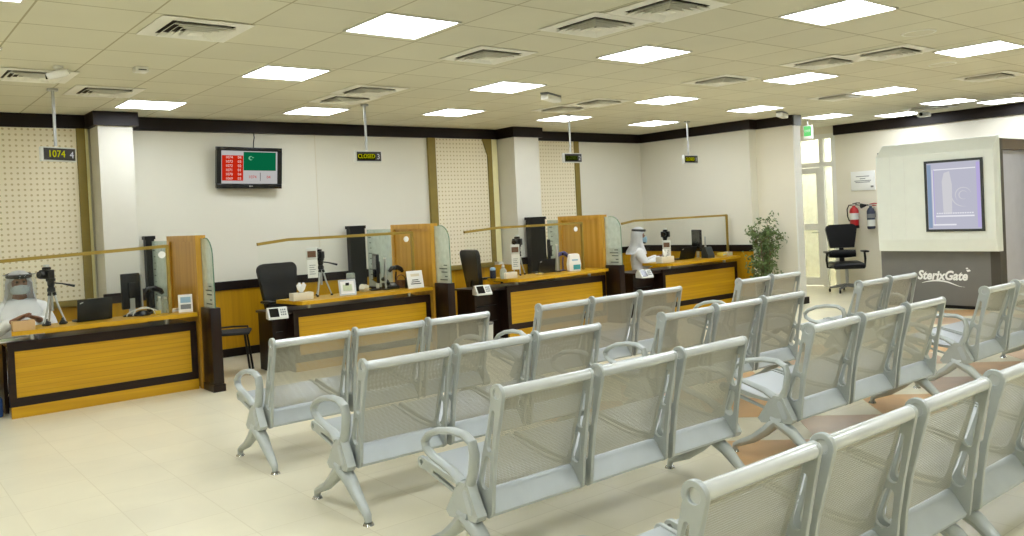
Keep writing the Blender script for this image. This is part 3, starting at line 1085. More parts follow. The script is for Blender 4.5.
ZT = .756
s = screen([(.72, 8.36), (2.47, 8.42)], ZT, 1.41, 'glass screen with brass rail and round white sticker on the leftmost counter', .06)
MB().cyl((2.415, 8.405, 1.33), .034, .005, 20, 'Y').build('sticker', M['paper'], s)
s = screen([(3.34, 8.33), (3.70, 8.40), (5.26, 8.42)], ZT, 1.405, 'glass screen with bent brass rail and round sticker on the second counter')
MB().cyl((5.17, 8.40, 1.33), .034, .005, 20, 'Y').build('sticker', M['paper'], s)
s = screen([(5.98, 8.36), (6.55, 8.42), (8.03, 8.42)], ZT, 1.40, 'glass screen with bent brass rail and round sticker on the third counter')
MB().cyl((7.90, 8.40, 1.32), .034, .005, 20, 'Y').build('sticker', M['paper'], s)
screen([(8.52, 8.12), (8.86, 8.20), (11.04, 8.22)], ZT, 1.39, 'glass screen with brass rail and slim right post on the corner counter')


# ------------------------------------------------------------------ hanging number signs and television
def sign(x, y, msg, num, label, mat, numoff=.115, dim=False, z=2.28, rz=0):
    t = thing('hanging_sign', label, 'sign', (x, y, 0), rz, 'hanging number signs')
    MB().cyl((0, 0, CEIL - .02), .045, .0195).build('ceiling_flange', M['silver'], t)
    MB().cyl((0, 0, z + .075), .013, CEIL - .02 - z - .075).build('pole', M['silver'], t)
    MB().box(-.168, .168, -.045, -.005, z - .064, z + .064, .006).build('housing', M['offwhite'], t)
    w = MB().box(-.15, .15, -.052, -.045, z - .052, z + .052).build('display', M['ledback'], t, smooth=False)
    if dim:
        MB().box(-.148, .075, -.054, -.0521, z - .038, z + .03).build('led_field', M['ledgreen'], w, smooth=False)
    text('led_text', msg, .085 if not dim else .066, mat, w, (-.035, -.0555, z), (90, 0, 0), .001, sx=1.0 if not dim else .88)
    text('number', num, .085, M['ledwhite'], w, (numoff, -.0535, z - .005), (90, 0, 0), .001)
    return t


sign(1.53, 8.30, '1074', '4', 'hanging sign with yellow digits 1074 and number 4', M['led'], rz=26)
sign(4.62, 8.25, 'CLOSED', '3', 'hanging sign with yellow letters and number 3', M['led'], dim=True)
sign(7.68, 8.2, 'CLOSED', '2', 'hanging sign with dim green letters and number 2', M['led_dim'], dim=True)
sign(10.2, 8.25, 'CLOSED', '1', 'hanging sign with yellow green letters and number 1', M['led'], dim=True)

tv = thing('wall_television', 'black framed television on the back wall showing queue numbers in red and green', 'television', (3.93, 9.93, 2.285), 3)
tv.rotation_euler = (math.radians(6), math.radians(1.2), math.radians(-3))
f = MB()
f.box(-.40, .40, -.03, .03, .20, .245, .004).box(-.40, .40, -.03, .03, -.255, -.195, .004)
f.box(-.40, -.345, -.03, .03, -.195, .20).box(.345, .40, -.03, .03, -.195, .20)
f.build('bezel', M['blackscreen'], tv)
MB().box(-.35, .35, .0, .035, -.2, .21).build('back_shell', M['black'], tv, smooth=False)
MB().box(-.12, .12, .035, .11, -.1, .1).build('wall_bracket', M['black'], tv, smooth=False)
sc = MB().box(-.345, .345, -.016, -.001, -.195, .20).build('screen', M['tvwhite'], tv, smooth=False)
MB().box(-.335, -.08, -.019, -.0165, -.16, .145).build('red_table', M['tvred'], sc, smooth=False)
MB().box(-.075, .325, -.019, -.0165, -.035, .19).build('green_panel', M['tvgreen'], sc, smooth=False)
rows = (('1074', '04'), ('1073', '03'), ('1072', '02'), ('1071', '01'), ('1070', '04'), ('1069', '03'))
for k, (a, b) in enumerate(rows):
    z = .12 - .051 * k
    text('queue_number', a, .044, M['tvtext'], sc, (-.25, -.0205, z), (90, 0, 0), .0008)
    text('queue_number', b, .044, M['tvtext'], sc, (-.125, -.0205, z), (90, 0, 0), .0008)
text('queue_number', '1074', .05, M['tvred'], sc, (.035, -.018, -.115), (90, 0, 0), .0008)
text('queue_number', '04', .05, M['tvred'], sc, (.235, -.018, -.115), (90, 0, 0), .0008)
MB().box(.128, .134, -.018, -.0165, -.16, -.06).build('divider_line', M['ledback'], sc, smooth=False)
mk = MB().prism(arc(0, 0, .026, 40, 320, 12) + arc(.008, 0, .017, 310, 50, 10), 'Y', -.0215, -.0195).mv(.01, 0, .115)
mk.prism([(.03, .115), (.055, .122), (.03, .128)], 'Y', -.0215, -.0195)
mk.build('crescent_mark', M['tvmark'], sc, smooth=False)
MB().cyl((.0, -.0325, -.225), .009, .003, 12, 'Y').box(.016, .034, -.0325, -.0305, -.231, -.219).build('maker_mark', M['silver'], tv)
c = MB().tube([(4.03, 9.99, 2.72), (4.035, 9.985, 2.66), (4.02, 9.98, 2.6), (4.01, 9.965, 2.53)], .006, 6).build('television_cable', M['black'])
tag(c, 'thin black cable running from the crown strip down to the television', 'cable')


# ------------------------------------------------------------------ things on the counters
def tissue_box(x, y, z, rz, label, mat, w=.20, d=.11, h=.075, pop=True):
    t = thing('tissue_box', label, 'tissue box', (x, y, z), rz, 'tissue boxes')
    MB().box(-w / 2, w / 2, -d / 2, d / 2, 0, h, .004).build('carton', mat, t)
    MB().prism([(.045 * math.cos(a * PI / 8), .02 * math.sin(a * PI / 8)) for a in range(16)], 'Z', h, h + .002).build('opening', M['ink'], t)
    if pop:
        b = MB()
        for k in range(4):
            a = k * 1.7
            b.tube([(0, 0, h), (.02 * math.cos(a), .012 * math.sin(a), h + .05), (.05 * math.cos(a), .03 * math.sin(a), h + .085 + .02 * (k % 2))],
                   [.012, .028, .012], 8, squash=(1, .35))
        b.build('tissue', M['paper'], t)
    return t


tissue_box(1.20, 8.29, ZT, 0, 'tan tissue box on the leftmost ledge in front of the seated person', M['carton'], .17, .1, .085, False)
tissue_box(3.79, 8.32, ZT, 0, 'pale tissue box with tissue up on the second counter ledge', M['cream'], .23, .11, .08)
tissue_box(6.58, 8.27, ZT, 5, 'pale tissue box beside the pump bottle on the third counter', M['cream'], .2, .11, .075, False)
tissue_box(9.33, 8.06, ZT, 0, 'pale tissue box in front of the person in a blue mask', M['cream'], .27, .12, .09)


def tripod(x, y, z, h, label, rz=0, spread=.10, handle=True):
    t = thing('tripod', label, 'tripod', (x, y, z), rz, 'camera tripods')
    for k in range(3):
        a = math.radians(90 + 120 * k + 8)
        l = MB().tube([(.015 * math.cos(a), .015 * math.sin(a), h * .72), (spread * .5 * math.cos(a), spread * .5 * math.sin(a), h * .38),
                       (spread * math.cos(a), spread * math.sin(a), .014)], [.011, .009, .007], 8).build('leg', M['silver'], t)
        MB().ell((spread * math.cos(a), spread * math.sin(a), .012), (.016, .016, .012), 10, 6).build('rubber_foot', M['black'], l)
        MB().tube([(.02 * math.cos(a), .02 * math.sin(a), h * .70), (.03 * math.cos(a), .03 * math.sin(a), h * .63)], .015, 8).build('clamp', M['black'], l)
    MB().cyl((0, 0, h * .3), .012, h * .55).build('centre_column', M['silver'], t)
    MB().lathe([(.02, h * .70), (.034, h * .72), (.034, h * .78), (.024, h * .82), (.03, h * .86), (.03, h * .93), (.04, h * .95), (.04, h)], n=14).build('pan_head', M['black'], t)
    if handle:
        MB().tube([(.02, 0, h * .90), (.09, -.01, h * .87), (.19, -.02, h * .80)], [.007, .007, .012], 8).build('pan_handle', M['black'], t)
    return t


def camera(x, y, z, rz, label, s=1.0):
    t = thing('photo_camera', label, 'camera', (x, y, z), rz, 'cameras on tripods')
    t.scale = (s, s, s)
    MB().box(-.065, .065, -.03, .03, 0, .085, .008).box(-.03, .03, -.03, .028, .085, .112, .008).box(.04, .066, -.042, -.028, .006, .08, .005).build('camera_body', M['black'], t)
    MB().cyl((0, -.03, .042), .034, -.06, 18, 'Y').build('lens_barrel', M['black'], t)
    MB().cyl((0, -.092, .042), .029, .004, 18, 'Y').build('lens_glass', M['blackscreen'], t)
    MB().box(-.02, .02, -.025, .02, .1125, .135, .006).build('flash_shoe', M['offwhite'], t)
    return t


TH = .42
tripod(1.47, 8.52, ZT, TH, 'camera tripod with pan handle on the leftmost counter', 0, .105)
camera(1.44, 8.51, ZT + TH, -55, 'black photo camera on the tripod at the leftmost counter', .95)
tripod(4.13, 8.53, ZT, TH, 'camera tripod behind the glass of the second counter', 0, .105)
camera(4.11, 8.52, ZT + TH, -60, 'black camera on the second counter tripod, above a white hanging card', .9)
tripod(6.95, 8.51, ZT, TH - .02, 'camera tripod with one visible leg on the third counter', 20, .09, False)
camera(6.93, 8.50, ZT + TH - .02, -70, 'dark camera on the third counter tripod, above a white hanging card', 1.0)
tripod(9.64, 8.31, ZT, TH - .06, 'camera tripod beside the person in a blue mask', 0, .08, False)
camera(9.64, 8.30, ZT + TH - .06, -70, 'dark camera on the corner counter tripod', 1.0)


def scanner(x, y, z, rz, label, h=.33):
    """white body-temperature terminal hanging in front of a tripod: housing, screen and a printed sheet"""
    t = thing('temperature_scanner', label, 'scanner', (x, y, z), rz, 'white temperature scanners')
    MB().box(-.06, .06, -.012, .012, h - .13, h, .008).build('housing', M['offwhite'], t)
    MB().box(-.045, .045, -.0145, -.012, h - .105, h - .035).build('screen', M['basket'], t, smooth=False)
    MB().box(-.05, .06, -.004, .004, 0, h - .13).build('hanging_sheet', M['paper'], t, smooth=False)
    p = MB()
    for k in range(5):
        p.box(-.03, .035 - .012 * (k % 2), -.0062, -.0042, .04 + .024 * k, .046 + .024 * k)
    p.build('printed_lines', M['greyplastic'], t, smooth=False)
    return t


scanner(4.00, 8.47, .97, -22, 'white scanner with sheet hanging from the second counter tripod')
scanner(6.86, 8.47, .84, -38, 'white scanner with sheet hanging from the third counter tripod')
scanner(9.62, 8.27, .77, -45, 'white scanner with sheet hanging from the corner counter tripod', .30)


def laptop(x, y, z, rz, label, w=.32, tilt=12, h=.21):
    t = thing('laptop', label, 'laptop', (x, y, z), rz, 'laptops')
    MB().box(-w / 2, w / 2, 0, .13, 0, .018, .004).build('base', M['black'], t)
    MB().box(-w / 2 + .02, w / 2 - .02, .03, .12, .018, .020).build('keyboard', M['ink'], t, smooth=False)
    MB().box(-w / 2, w / 2, -.012, .0, .006, h, .004).rot(tilt, 'X', (0, 0, .01)).build('lid', M['black'], t)
    MB().box(-w / 2 + .015, w / 2 - .015, .0005, .002, .02, h - .015).rot(tilt, 'X', (0, 0, .01)).build('screen', M['blackscreen'], t, smooth=False)
    MB().prism([(-w / 2 + .02, h - .04), (-w / 2 + .05, h - .03), (-w / 2 + .05, h - .02), (-w / 2 + .02, h - .03)], 'Y', -.0135, -.0115).rot(tilt, 'X', (0, 0, .01)).build('lid_mark', M['silver'], t, smooth=False)
    return t


laptop(1.81, 8.49, ZT, 8, 'black laptop seen from behind on the leftmost counter', .31, 8)
laptop(7.36, 8.44, ZT, -2, 'black laptop seen from behind on the third counter', .29, 8, .19)
laptop(10.04, 8.245, ZT, -3, 'dark laptop behind the glass of the corner counter', .34, 18, .20)


def monitor(x, y, z, rz, label, w=.42, h=.30, stand=.09, arc_base=False):
    t = thing('computer_monitor', label, 'monitor', (x, y, z), rz, 'computer monitors')
    MB().box(-w / 2, w / 2, -.022, .012, stand, stand + h, .008).build('casing', M['black'], t)
    MB().box(-w / 2 + .015, w / 2 - .015, .0125, .0145, stand + .015, stand + h - .015).build('screen', M['blackscreen'], t, smooth=False)
    MB().box(-w * .22, w * .22, -.045, -.022, stand + h * .3, stand + h * .75, .01).build('rear_hump', M['black'], t)
    MB().box(-.025, .025, -.03, 0, .01, stand + .1).build('stand_neck', M['silver'], t, smooth=False)
    MB().lathe([(.075, 0), (.075, .008), (.06, .014), (.03, .02)], (0, 0, 0), 20).build('stand_foot', M['black'], t)
    return t


m1 = monitor(2.15, 8.56, ZT, 20, 'black monitor with silver edge on the leftmost counter', .19, .34, .07)
MB().box(.096, .112, -.03, .012, .08, .39).build('side_strip', M['silver'], m1, smooth=False)
monitor(4.83, 8.555, ZT, 68, 'black monitor turned edge on at the second counter', .36, .33, .09)
monitor(7.63, 8.68, .646, 52, 'black monitor standing behind the laptop on the third counter', .22, .34, .21)
monitor(10.55, 8.45, .646, 62, 'black monitor turned edge on at the corner counter', .34, .34, .20)


def pole_scanner(x, y, z, label, h=.36):
    t = thing('desk_pole', label, 'pole', (x, y, z), 0, 'slim desk poles')
    MB().lathe([(.05, 0), (.05, .008), (.02, .016)], n=16).build('foot', M['black'], t)
    MB().cyl((0, 0, .016), .014, h - .016).build('tube', M['silver'], t)
    MB().cyl((0, 0, h), .017, .014).build('cap', M['offwhite'], t)
    return t


pole_scanner(4.91, 8.47, ZT, 'slim silver pole beside the edge-on monitor, second counter')
pole_scanner(7.55, 8.42, ZT, 'slim silver pole between monitor and webcam, third counter')
pole_scanner(10.50, 8.24, ZT, 'slim silver pole right of the edge-on monitor, corner counter', .32)


def webcam(x, y, z, rz, label, mat):
    t = thing('webcam', label, 'webcam', (x, y, z), rz, 'webcams on stalks')
    MB().lathe([(.045, 0), (.045, .01), (.015, .02)], n=16).build('foot', mat, t)
    MB().tube([(0, 0, .02), (0, 0, .12), (.01, 0, .19)], .009, 8).build('stalk', mat, t)
    MB().tube([(-.085, 0, .20), (-.05, 0, .235), (.03, 0, .24), (.08, 0, .215), (.10, 0, .185)], [.018, .026, .03, .026, .018], 10, up=(0, 1, 0)).build('camera_head', mat, t)
    MB().cyl((-.02, -.03, .235), .016, .012, 12, 'Y').build('lens', M['blackscreen'], t)
    return t


webcam(2.36, 8.60, ZT, 0, 'black webcam on a stalk before the frosted glass, leftmost counter', M['black'])
webcam(5.12, 8.60, ZT, 0, 'black webcam on a stalk before the wooden panel, second counter', M['black'])
webcam(7.72, 8.50, ZT, 0, 'violet webcam on a stalk behind the white packet, third counter', M['purple'])

# leftmost counter: small items
for x, y, l, r in ((1.41, 8.48, 'small black puck left of the tripod feet', .03), (1.54, 8.47, 'small black puck between the tripod feet', .026)):
    t = thing('desk_puck', l, 'device', (x, y, ZT), 0, 'small black desk devices')
    MB().lathe([(r * 1.2, 0), (r * 1.3, .012), (r * .9, .03), (r * .5, .042)], n=16).build('body', M['black'], t)
    MB().cyl((0, 0, .042), r * .4, .018, 10).build('button', M['ink'], t)
t = thing('cable_stand', 'black dome with pale looping wires under the leftmost monitor', 'device', (2.23, 8.49, ZT))
MB().lathe([(.075, 0), (.075, .012), (.055, .035), (.02, .05)], n=18).build('dome', M['black'], t)
MB().tube([(.14 * math.cos(a * PI / 10) * 1.05, -.02, .008 + .06 * math.sin(a * PI / 10)) for a in range(11)], .006, 6, up=(0, 1, 0)).build('wire', M['offwhite'], t)
MB().tube([(.1 * math.cos(a * PI / 10), -.06, .008 + .075 * math.sin(a * PI / 10)) for a in range(11)], .005, 6, up=(0, 1, 0)).build('wire', M['offwhite'], t)
t = thing('note_block', 'small yellow block beside the looping wires', 'note block', (2.36, 8.47, ZT), 10)
MB().box(-.028, .028, -.025, .025, 0, .035, .003).build('sheets', M['yellow'], t)
MB().box(-.028, .028, -.025, .025, .0352, .0375).build('top_sheet', M['carton'], t, smooth=False)
for x, y, h, l in ((2.395, 8.50, .15, 'clear bottle left of the two by the brass post'), (2.455, 8.51, .14, 'clear bottle right of the two by the brass post')):
    t = thing('clear_bottle', l, 'bottle', (x, y, ZT), 0, 'clear bottles')
    MB().lathe([(.026, 0), (.028, .01), (.028, h * .7), (.014, h * .85), (.012, h)], n=16).build('bottle', M['frost'], t)
    MB().cyl((0, 0, h), .014, .018, 12).build('cap', M['offwhite'], t)
t = thing('paper_stack', 'small stack of papers at the foot of the brass post, leftmost counter', 'papers', (2.53, 8.49, ZT), 6)
for k in range(3):
    MB().box(-.07, .07, -.045, .045, .011 * k, .011 * k + .010).rot(4 * k - 3).build('sheet_bundle', M['paper' if k % 2 else 'cream'], t, smooth=False)


def tent(x, y, z, rz, label, w, h, d, front, extra=None):
    t = thing('tent_card', label, 'desk card', (x, y, z), rz, 'standing desk cards')
    th = .004
    MB().prism([(-d / 2, 0), (-d / 2 + th, 0), (0 + th, h), (0, h)], 'X', -w / 2, w / 2).build('front_board', front, t, smooth=False)
    MB().prism([(d / 2 - th, 0), (d / 2, 0), (th, h), (0.0001, h)], 'X', -w / 2, w / 2).build('rear_board', M['ink'], t, smooth=False)
    return t


def on_tent(t, w0, w1, z0, z1, d, h, mat, name):
    f = lambda z: -d / 2 + (d / 2) * z / h - .0015
    b = MB()
    vs = [b.bm.verts.new(p) for p in ((w0, f(z0), z0), (w1, f(z0), z0), (w1, f(z1), z1), (w0, f(z1), z1))]
    vs2 = [b.bm.verts.new(v.co + Vector((0, .001, 0))) for v in vs]
    b.bm.faces.new(vs)
    b.bm.faces.new(vs2[::-1])
    for i in range(4):
        b.bm.faces.new((vs[(i + 1) % 4], vs[i], vs2[i], vs2[(i + 1) % 4]))
    b.build(name, mat, t, smooth=False)


t = tent(2.61, 8.40, ZT, -18, 'white desk calendar with blue picture by the wooden panel, leftmost counter', .13, .17, .09, M['paper'])
on_tent(t, -.045, .05, .09, .145, .09, .17, M['mask_blue'], 'picture')
on_tent(t, -.045, .05, .03, .075, .09, .17, M['greyplastic'], 'date_grid')
t = tent(5.215, 8.34, ZT, -8, 'rounded white card with dark lettering by the second wooden panel', .2, .2, .1, M['paper'])
for k in range(3):
    on_tent(t, -.06 + .01 * k, .07 - .015 * k, .045 + .022 * k, .055 + .022 * k, .1, .2, M['ink'], 'printed_line')
on_tent(t, -.05, .06, .135, .165, .1, .2, M['cream'], 'printed_heading')
t = thing('framed_photo', 'silver frame with pale picture leaning on the second counter ledge', 'picture frame', (4.33, 8.30, ZT), -12)
f = MB()
f.box(-.095, .095, -.008, .008, 0, .018).box(-.095, .095, -.008, .008, .157, .175).box(-.095, -.077, -.008, .008, .018, .157).box(.077, .095, -.008, .008, .018, .157)
f.rot(-15, 'X').build('frame', M['silver'], t, smooth=False)
MB().box(-.077, .077, -.002, .004, .018, .157).rot(-15, 'X').build('picture', M['paper'], t, smooth=False)
MB().box(-.05, .05, -.0045, -.0022, .05, .12).rot(-15, 'X').build('print', M['yellowgreen'], t, smooth=False)
MB().box(-.02, .02, .05, .056, 0, .14).rot(14, 'X', (0, .05, 0)).build('easel_leg', M['black'], t, smooth=False)
t = thing('water_dispenser_cup', 'tall grey translucent canister right of the photo frame', 'canister', (4.475, 8.50, ZT))
MB().lathe([(.045, 0), (.05, .01), (.045, .17), (.05, .18), (.05, .22), (.04, .23)], n=18).build('cup', M['frost'], t)
MB().lathe([(.052, .165), (.052, .18)], n=18).build('band', M['greyplastic'], t)
t = thing('paper_wad', 'crumpled pale paper behind the second counter glass', 'paper', (4.64, 8.50, ZT))
b = MB().ell((0, 0, .04), (.065, .05, .042), 12, 8)
for v in b.bm.verts:
    v.co += Vector((random.uniform(-.014, .014), random.uniform(-.014, .014), random.uniform(-.008, .014)))
    v.co.z = max(v.co.z, 0)
b.build('wad', M['cream'], t, smooth=False)
MB().box(-.01, .06, -.03, .03, .05, .056).rot(20, 'Y').build('folded_sheet', M['yellow'], t, smooth=False)
t = thing('desk_phone', 'black desk telephone beside the slim pole, second counter', 'telephone', (5.0, 8.52, ZT), -10)
MB().prism([(-.08, 0), (.08, 0), (.08, .07), (-.08, .03)], 'X', -.08, .08).build('base', M['black'], t, smooth=False)
MB().tube([(-.06, -.09, .07), (-.06, -.07, .095), (-.06, .07, .125), (-.06, .09, .11)], [.02, .018, .018, .022], 10).build('handset', M['black'], t)
MB().box(0, .06, -.05, .03, .05, .056).rot(14, 'X', (0, 0, .05)).build('keypad', M['greyplastic'], t, smooth=False)
t = thing('woven_basket', 'small brown basket under the webcam, second counter', 'basket', (5.13, 8.50, ZT))
MB().lathe([(.05, 0), (.065, .09), (.06, .09), (.046, .01)], n=18).build('weave', M['basket'], t)
MB().tube([(.062 * math.cos(a * PI / 10), 0, .085 + .07 * math.sin(a * PI / 10)) for a in range(11)], .006, 6, up=(0, 1, 0)).build('handle', M['basket'], t)
# third counter: small items
t = thing('wipes_can', 'blue can of wipes left of the pump bottle, third counter', 'can', (6.48, 8.47, ZT))
MB().lathe([(.036, 0), (.038, .005), (.038, .10), (.034, .105)], n=18).build('can', M['navy'], t)
MB().lathe([(.036, .105), (.036, .13), (.02, .14)], n=18).build('lid', M['mask_blue'], t)
t = thing('pump_bottle', 'clear sanitizer pump bottle on the third counter ledge', 'bottle', (6.50, 8.28, ZT))
MB().lathe([(.04, 0), (.042, .01), (.042, .11), (.02, .135), (.016, .15)], n=18).build('bottle', M['frost'], t)
MB().cyl((0, 0, .15), .018, .02, 12).tube([(0, 0, .17), (0, 0, .20), (-.05, 0, .198), (-.055, 0, .185)], .008, 8, up=(0, 1, 0)).build('pump', M['offwhite'], t)
t = thing('wipes_packet', 'white packet with teal label by the third wooden panel', 'packet', (7.74, 8.30, ZT), -8)
MB().prism([(-.09, 0), (.09, 0), (.1, .09), (.075, .22), (.05, .235), (-.05, .235), (-.075, .22), (-.1, .09)], 'Y', -.03, .03).build('packet', M['paper'], t, smooth=False)
MB().box(-.03, .085, -.033, -.0305, .02, .085).build('label', M['teal'], t, smooth=False)
MB().box(-.05, .05, -.033, -.0305, .14, .16).build('heading', M['mask_blue'], t, smooth=False)
t = thing('coin_tray', 'small yellow dish left of the third counter laptop', 'dish', (7.10, 8.28, ZT))
MB().lathe([(.04, 0), (.06, .02), (.055, .02), (.036, .006)], n=16).build('dish', M['cream'], t)
MB().lathe([(.03, .0065), (.028, .02), (.01, .026)], n=12).build('content', M['yellow'], t)
# corner counter: small items
t = thing('card_terminal', 'card terminal with blue screen at the corner counter', 'terminal', (10.36, 8.08, ZT), -6)
MB().prism([(-.06, 0), (.08, 0), (.08, .10), (.04, .17), (-.0, .17), (-.06, .04)], 'X', -.07, .07).build('body', M['ink'], t, smooth=False)
MB().box(-.05, .05, -.028, -.0265, .08, .15).rot(-20, 'X', (0, -.03, .1)).build('screen', M['posblue'], t, smooth=False)
MB().box(-.05, .05, -.055, -.052, .03, .06).rot(-25, 'X', (0, -.05, .04)).build('keys', M['offwhite'], t, smooth=False)
for x, l in ((10.72, 'yellow note box at the right end of the corner counter ledge, left of two'), (10.87, 'pale note box at the right end of the corner counter ledge, by the wall')):
    t = thing('note_box', l, 'note box', (x, 8.10, ZT), 4, 'note boxes at the corner')
    MB().box(-.06, .06, -.05, .05, 0, .06, .003).build('box', M['yellow' if x < 10.8 else 'cream'], t)
    MB().box(-.045, .045, -.0525, -.0502, .015, .04).build('label', M['yellowgreen'], t, smooth=False)


# desk gadgets on the low wings: white countertop scanner with a dark screen
def gadget(x, y, z, rz, label):
    t = thing('desk_terminal', label, 'terminal', (x, y, z), rz, 'white terminals on the low desks')
    MB().prism([(-.05, 0), (.10, 0), (.10, .06), (.055, .115), (.03, .115), (-.05, .02)], 'X', -.10, .10).build('body', M['offwhite'], t, smooth=False)
    sl = math.degrees(math.atan2(.095, .08))
    MB().box(.012, .105, -.085, .02, .0005, .003).xf(Matrix.Translation((-.02, -.05, .02)) @ Matrix.Rotation(math.radians(sl), 4, 'X') @ Matrix.Translation((-.075, .09, 0))).build('screen', M['blackscreen'], t, smooth=False)
    k = MB()
    for a in range(3):
        for b in range(3):
            k.box(.028 + .02 * a, .042 + .02 * a, .02 + .03 * b, .038 + .03 * b, .0005, .0035)
    k.xf(Matrix.Translation((0, -.05, .02)) @ Matrix.Rotation(math.radians(sl), 4, 'X')).build('keypad', M['greyplastic'], t, smooth=False)
    return t


gadget(3.47, 8.215, .60, -12, 'white terminal with dark screen on the low desk of the second counter')
gadget(6.06, 8.135, .60, -12, 'white terminal with dark screen on the low desk of the third counter')
gadget(8.74, 7.915, .59, -12, 'white terminal with dark screen beside the person in a blue mask')
t = thing('document_pile', 'papers with a green sheet on the desk at the left edge', 'papers', (1.18, 8.58, .6455), 8)
MB().box(-.15, .15, -.1, .1, 0, .012).build('sheet_bundle', M['paper'], t, smooth=False)
MB().box(-.14, .0, -.09, .08, .0122, .016).build('green_sheet', M['yellowgreen'], t, smooth=False)


# ------------------------------------------------------------------ office chairs, stool, bins
def office_chair(x, y, rz, label, hb=.55, lumbar=False, zs=.47):
    t = thing('office_chair', label, 'office chair', (x, y, 0), rz, 'black office chairs')
    for k in range(5):
        a = 2 * PI * k / 5 + .3
        c, s_ = math.cos(a), math.sin(a)
        l = MB().tube([(0, 0, .12), (.12 * c, .12 * s_, .105), (.28 * c, .28 * s_, .075)], [.03, .024, .018], 8, up=(0, 0, 1)).build('base_spoke', M['black' if not lumbar else 'greyplastic'], t)
        MB().cyl((.28 * c - .012, .28 * s_, .03), .03, .024, 14, 'X').build('caster', M['black'], l)
    MB().cyl((0, 0, .10), .025, zs - .17).build('gas_lift', M['silver' if lumbar else 'black'], t)
    MB().box(-.12, .12, -.1, .12, zs - .08, zs - .05, .01).build('mechanism', M['black'], t)
    st = MB().box(-.25, .25, -.25, .24, zs - .05, zs + .04, .03, 4)
    for v in st.bm.verts:
        v.co.z -= .05 * max(0, (-v.co.y - .12)) / .13 * .5
    st.build('seat', M['leather'], t)
    zb = zs + (.10 if not lumbar else .14)
    if lumbar:
        b = MB().tube([(-.22, .27, zs + .16), (0, .30, zs + .155), (.22, .27, zs + .16)], [.06, .075, .06], 12, up=(0, 0, 1), squash=(1, .55)).build('lumbar_pad', M['leather'], t)
        zb = zs + .26
    bk = MB()
    prof = []
    n = 10
    w2 = .245
    o2 = [(w2 * .80, zb)] + arc(w2 - .07, zb + hb - .10, .08, 0, 90, 5) + arc(-w2 + .07, zb + hb - .10, .08, 90, 180, 5) + [(-w2 * .80, zb)]
    bk.prism(o2, 'Y', .25, .31)
    es = [e for e in bk.bm.edges]
    bmesh.ops.bevel(bk.bm, geom=[e for e in es if e.calc_face_angle(0) > .9], offset=.018, segments=3, affect='EDGES', profile=.5)
    bk.rot(-7, 'X', (0, .28, zb)).build('backrest', M['leather'], t)
    MB().tube([(0, .14, zs - .06), (0, .30, zs - .02), (0, .34, zs + .15), (0, .33, zb + .12)], [.024, .024, .022, .02], 8, squash=(1.8, .6)).build('back_support', M['black'], t)
    for sx in (-1, 1):
        a = MB().tube([(sx * .20, .02, zs - .06), (sx * .30, .02, zs - .05), (sx * .31, .03, zs + .08), (sx * .30, .02, zs + .19)], [.016, .018, .02, .018], 8, up=(0, 1, 0)).build('armrest', M['black'], t)
        MB().box(sx * .30 - .045, sx * .30 + .045, -.12, .13, zs + .19, zs + .22, .012).build('arm_pad', M['black'], a)
    return t


office_chair(4.13, 9.33, 5, 'black high-back office chair behind the second counter', .56)
office_chair(7.0, 9.16, 80, 'black office chair in side view behind the third counter', .56)
office_chair(13.12, 7.38, -48, 'black leather office chair by the door under the fire extinguishers', .42, True)

t = thing('stool_chair', 'low black chair with thin splayed legs behind the leftmost divider', 'chair', (3.21, 8.86, 0), -25)
t.scale = (1.08, 1.08, 1)
MB().box(-.19, .19, -.18, .18, .425, .455, .014, 3).build('seat', M['blackfab'], t)
for sx in (-1, 1):
    for sy in (-1, 1):
        l = MB().tube([(sx * .14, sy * .14, .43), (sx * .18, sy * .18, .01)], .011, 8).build('leg', M['black'], t)
        MB().cyl((sx * .18, sy * .18, 0), .014, .014, 10).build('foot', M['ink'], l)
MB().tube([(-.15, .17, .43), (-.15, .20, .47), (0, .21, .475), (.15, .20, .47), (.15, .17, .43)], .010, 8).build('grab_bar', M['black'], t)

t = thing('waste_bin', 'grey white waste bin against the low desk of the third counter', 'bin', (6.16, 8.25, 0))
MB().lathe([(.075, 0), (.085, .02), (.095, .24), (.092, .24), (.08, .03)], n=24).build('bucket', M['binwhite'], t)
MB().lathe([(.099, .22), (.099, .245), (.092, .245), (.092, .22)], n=24).build('rim', M['greyplastic'], t)
t = thing('storage_tub', 'blue tub with pale lid on the floor at the left edge', 'tub', (.86, 8.62, 0), 0)
MB().box(-.18, .18, -.15, .15, 0, .17, .015).build('tub', M['blue'], t)
MB().box(-.17, .17, -.14, .14, .1705, .36, .03).build('liner', M['greyplastic'], t)

